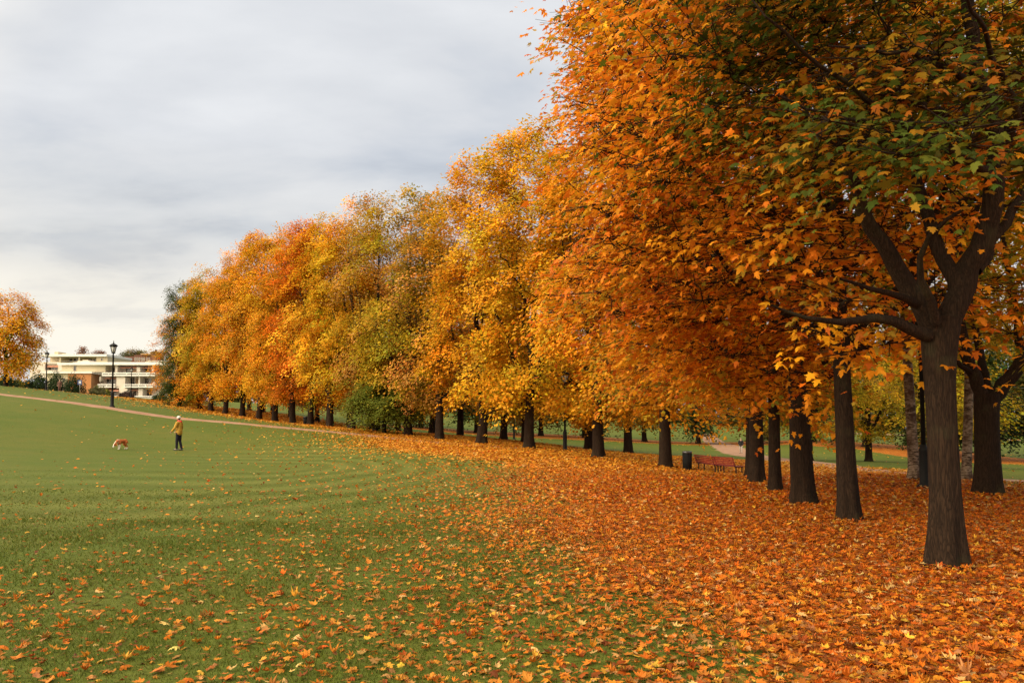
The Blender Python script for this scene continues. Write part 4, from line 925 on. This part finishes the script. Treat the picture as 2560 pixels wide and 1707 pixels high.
def hand(w, d, side, curl=.5):
    """palm and five separate bent fingers, from wrist w along direction d"""
    w = np.array(w, float); d = unit(np.array(d, float)); up = np.array([0, 0, 1.0]); s = unit(np.cross(d, up))*side
    nn = np.cross(s, d); nn = nn if nn[2] < 0 else -nn
    out = [('c', w, w+d*.075, .026, .034)]
    for i, (o_, ln) in enumerate(((-.030, .070), (-.010, .080), (.010, .074), (.030, .058))):
        k0 = w+d*.085+s*o_; k1 = k0+(d*math.cos(curl)+nn*math.sin(curl))*ln*.55; k2 = k1+(d*math.cos(curl*2.2)+nn*math.sin(curl*2.2))*ln*.5
        out += [('c', k0-d*.02, k0, .0095, .0095), ('c', k0, k1, .0095, .0085), ('c', k1, k2, .0085, .007)]
    tb = w+d*.03-s*.032; t1 = tb+(d*.6-s*.7+nn*.3)*.045; out += [('c', tb, t1, .012, .010), ('c', t1, t1+(d*.9+nn*.4)*.032, .010, .008)]
    return out
def skin_col(V, head_z, fx, hair=(.03, .02, .015), skin=(.50, .30, .21), hairline=.03, beard=False):
    c = np.tile(np.array(skin), (len(V), 1)); rel = V-np.array([fx, 0, head_z])
    hm = (rel[:, 2] > -.10) & (((rel[:, 0] < -.02) & (rel[:, 2] > -.07)) | (rel[:, 2] > hairline+.05)); c[hm] = hair
    for sy in (-1, 1):
        e = np.linalg.norm((rel-np.array([.085, sy*.032, .005]))*np.array([.6, 1, 1.5]), axis=1) < .014; c[e] = (.03, .025, .02)
        b = np.linalg.norm((rel-np.array([.088, sy*.034, .03]))*np.array([.5, .7, 2]), axis=1) < .016; c[b] = hair
    m = np.linalg.norm((rel-np.array([.09, 0, -.062]))*np.array([.5, .7, 2.2]), axis=1) < .018; c[m] = (.33, .12, .10)
    if beard: c[(rel[:, 0] > 0) & (rel[:, 2] < -.055) & (rel[:, 2] > -.16)] = (.035, .025, .02)
    return c
def person(label, px, py, Y, face, J, mats, cap=None, scarf=False, beard=False, group=None, coat_len=.78, hairc=(.03, .02, .015)):
    """J: joints (facing +x, left is +y); clothes are children of the one body"""
    x, y, _ = at(px, py, Y); o = None
    hd = np.array(J['head']); S = []
    S += [('e', hd, (.095, .078, .122)), ('e', hd+(.03, 0, -.055), (.062, .058, .07)), ('c', hd+(.09, 0, .0), hd+(.112, 0, -.03), .010, .016), ('e', hd+(-.005, .08, -.01), (.02, .012, .032)), ('e', hd+(-.005, -.08, -.01), (.02, .012, .032)),
          ('c', hd+(-.02, 0, -.06), J['neck'], .055, .06), ('c', np.array(J['neck'])+(0, 0, -.05), J['hip'], .115, .125)]
    for s in (-1, 1):
        sh, el, wr = [np.array(J[n+('l' if s > 0 else 'r')]) for n in ('sh', 'el', 'wr')]; hp, kn, an = [np.array(J[n+('l' if s > 0 else 'r')]) for n in ('hp', 'kn', 'an')]
        S += [('c', J['neck'], sh, .07, .06), ('c', sh, el, .052, .042), ('c', el, wr, .040, .028), ('c', hp, kn, .085, .056), ('c', kn, an, .054, .038), ('c', an, an+(.12, 0, -.05), .036, .03)]
        S += hand(wr, wr-el, s, J.get('curl', .5))
    body = blob('person', S, .007, SKIN, None, lambda V: skin_col(V, hd[2], hd[0], hairc, beard=beard), smooth=2, label=label, category='person', group=group)
    body.location = (x, y, gz(x, y)); body.rotation_euler = (0, 0, face)
    up, lw, sh_ = [], [], []
    nk, hp0 = np.array(J['neck']), np.array(J['hip'])
    up += [('c', nk+(-.01, 0, -.09), hp0+(0, 0, .12), .135, .155), ('c', hp0+(-.01, .05, .10), (hp0[0]-.01, .06, coat_len+.12), .145, .14), ('c', hp0+(-.01, -.05, .10), (hp0[0]-.01, -.06, coat_len+.12), .145, .14), ('c', nk+(-.02, 0, .0), nk+(-.02, 0, -.08), .082, .12)]
    for s in 'lr':
        sh, el, wr = [np.array(J[n+s]) for n in ('sh', 'el', 'wr')]
        up += [('c', nk+(-.01, 0, -.06), sh, .10, .085), ('c', sh, el, .083, .068), ('c', el, el+(wr-el)*.93, .066, .050)]
        hp, kn, an = [np.array(J[n+s]) for n in ('hp', 'kn', 'an')]
        lw += [('c', hp, kn, .105, .075), ('c', kn, an+(0, 0, .03), .073, .062), ('c', hp0+(0, 0, -.02), hp, .12, .11)]
        sh_ += [('c', an+(-.03, 0, -.045), an+(.15, 0, -.055), .045, .036), ('c', an+(0, 0, .0), an+(0, 0, -.04), .045, .045)]
    blob('jacket', up, .012, mats[0], body); blob('trousers', lw, .012, mats[1], body)
    sL, sR = sh_[:2], sh_[2:]; blob('shoe', sL, .009, mats[2], body); blob('shoe', sR, .009, mats[2], body)
    if cap is not None:
        c_ = blob('cap', [('e', hd+(-.008, 0, .05), (.108, .094, .088))], .010, cap[0], body)
        blob('brim', [('e', hd+(.13, 0, .055), (.075, .07, .013))], .006, cap[1], c_)
    if scarf: blob('hood', [('c', nk+(.03, .05, .03), nk+(-.09, .0, .0), .055, .07), ('c', nk+(.03, -.05, .03), nk+(-.09, 0, .0), .055, .07), ('c', nk+(.06, .0, .03), nk+(.03, .05, .03), .05, .05)], .010, mats[3], body)
    return body
YCOAT = plain('mustard_coat', (.42, .235, .035), .75, 0, .22, 7, .2, .3); NAVY = plain('dark_trousers', (.010, .009, .016), .8, 0, .3, 8, .2); SHOE = plain('dark_shoe', (.05, .05, .055), .6, 0, .3, 9)
REDH = plain('red_hood', (.50, .025, .025), .8, 0, .15, 9); CAPW = plain('white_cap', (.62, .58, .55), .8, 0, .08, 9); BRIM = plain('dark_brim', (.03, .03, .035), .7, 0, .1, 9)
J1 = dict(head=(.03, 0, 1.66), neck=(.0, 0, 1.49), hip=(0, 0, .93), shl=(.0, .19, 1.42), shr=(-.01, -.19, 1.42), ell=(.08, .26, 1.16), wrl=(.30, .16, 1.00), elr=(.00, -.27, 1.15), wrr=(.25, -.17, .98),
          hpl=(.0, .09, .90), hpr=(0, -.09, .90), knl=(.05, .09, .49), knr=(-.02, -.08, .49), anl=(.06, .08, .09), anr=(-.13, -.06, .09), curl=.9)
person('person in a mustard coat, white cap and dark trousers on the lawn near the dog', 178.5, 450, 41.7, R_(172), J1, (YCOAT, NAVY, SHOE, REDH), (CAPW, BRIM), True, True)
BLK = plain('black_jacket', (.012, .012, .014), .7, 0, .3, 7); PALET = plain('pale_trousers', (.48, .42, .38), .8, 0, .1, 6); GREYS = plain('grey_shoe', (.06, .05, .05), .7)
J2 = dict(head=(.02, 0, 1.66), neck=(.0, 0, 1.49), hip=(0, 0, .93), shl=(0, .19, 1.42), shr=(0, -.19, 1.42), ell=(-.03, .25, 1.16), wrl=(.12, .20, .95), elr=(-.04, -.25, 1.16), wrr=(.10, -.21, .94),
          hpl=(0, .09, .9), hpr=(0, -.09, .9), knl=(.10, .09, .5), knr=(-.02, -.09, .49), anl=(.10, .09, .09), anr=(-.20, -.09, .12))
person('walker in black jacket and pale trousers coming along the right path', 741, 453, 91, R_(-100), J2, (BLK, PALET, GREYS), hairc=(.10, .07, .05))
J3 = dict(J2, knl=(.03, .09, .49), anl=(-.02, .09, .09), knr=(.05, -.09, .49), anr=(.03, -.09, .09), wrl=(.05, .26, .9), wrr=(.05, -.26, .9))
person('distant walker all in black under the trees, between two near trunks', 820.5, 448, 117, R_(80), J3, (BLK, NAVY, GREYS))
BRC = plain('brown_coat', (.14, .065, .045), .8, 0, .2, 6)
person('standing figure in a long brown coat among the dark bushes by the flats', 59.3, 392.5, 121, R_(-70), J3, (BRC, BRC, GREYS), coat_len=.60, hairc=(.25, .17, .13))
BLJ = plain('blue_jeans', (.05, .07, .13), .8, 0, .15, 6)
person('tiny distant walker with blue clothes on the far path, left of the pale birch', 906.5, 434.3, 149, R_(180), J2, (BLJ, BLJ, GREYS), hairc=(.4, .3, .22))

def dog():
    x, y, _ = at(121.5, 448.6, 40); S = []
    S += [('e', (.17, 0, .44), (.17, .115, .145)), ('c', (.12, 0, .45), (-.24, 0, .47), .128, .100), ('e', (-.24, 0, .46), (.13, .105, .125)), ('e', (-.06, 0, .44), (.16, .10, .105)),
          ('c', (.26, 0, .50), (.42, .01, .36), .085, .068), ('e', (.47, .01, .28), (.085, .072, .075)), ('c', (.50, .01, .25), (.57, .01, .14), .050, .038), ('e', (.58, .01, .125), (.036, .036, .030)),
          ('c', (.42, .085, .31), (.42, .115, .20), .024, .030), ('c', (.42, -.065, .31), (.42, -.095, .20), .024, .030), ('c', (-.33, 0, .50), (-.40, .01, .42), .030, .024), ('c', (-.40, .01, .42), (-.43, .02, .30), .024, .012)]
    for s, k0, k1 in ((1, .04, .0), (-1, -.06, -.02)):
        S += [('c', (.17, s*.08, .40), (.15+k0*.4, s*.085, .23), .062, .038), ('c', (.15+k0*.4, s*.085, .23), (.17+k0, s*.08, .05), .034, .026), ('c', (.17+k0, s*.08, .032), (.215+k0, s*.08, .024), .030, .026)]
        S += [('c', (-.25, s*.075, .42), (-.20+k1, s*.08, .27), .082, .050), ('c', (-.20+k1, s*.08, .27), (-.33+k1, s*.08, .17), .044, .028), ('c', (-.33+k1, s*.08, .17), (-.31+k1, s*.08, .04), .027, .025), ('c', (-.31+k1, s*.08, .03), (-.265+k1, s*.08, .024), .030, .026)]
    def colf(V):
        c = np.tile(np.array((.42, .125, .035)), (len(V), 1)); X, Y_, Z = V.T; w = np.array((.72, .64, .55))
        c[(X > .52) & (Z < .22)] = w; c[(X > .40) & (np.abs(Y_-.01) < .022)] = w; c[(X > .27) & (X < .40) & (Z < .40)] = w
        c[(X > .08) & (Z < .27) & (X < .3)] = w; c[(X < -.2) & (Z < .10)] = w; c[(X > .2) & (X < .33) & (Z > .50)] = c[(X > .2) & (X < .33) & (Z > .50)]*.8+w*.2
        c[np.linalg.norm(V-np.array([.612, .01, .13]), axis=1) < .026] = (.02, .015, .015)
        for s in (-1, 1): c[np.linalg.norm(V-np.array([.525, .01+s*.045, .285]), axis=1) < .017] = (.015, .01, .01)
        return c
    o = blob('dog', S, .008, FUR, None, colf, 2, label='orange brown and white dog sniffing the lawn, head down', category='dog')
    o.location = (x, y, gz(x, y)); o.rotation_euler = (0, 0, R_(247)); o.scale = (.88,)*3
dog()
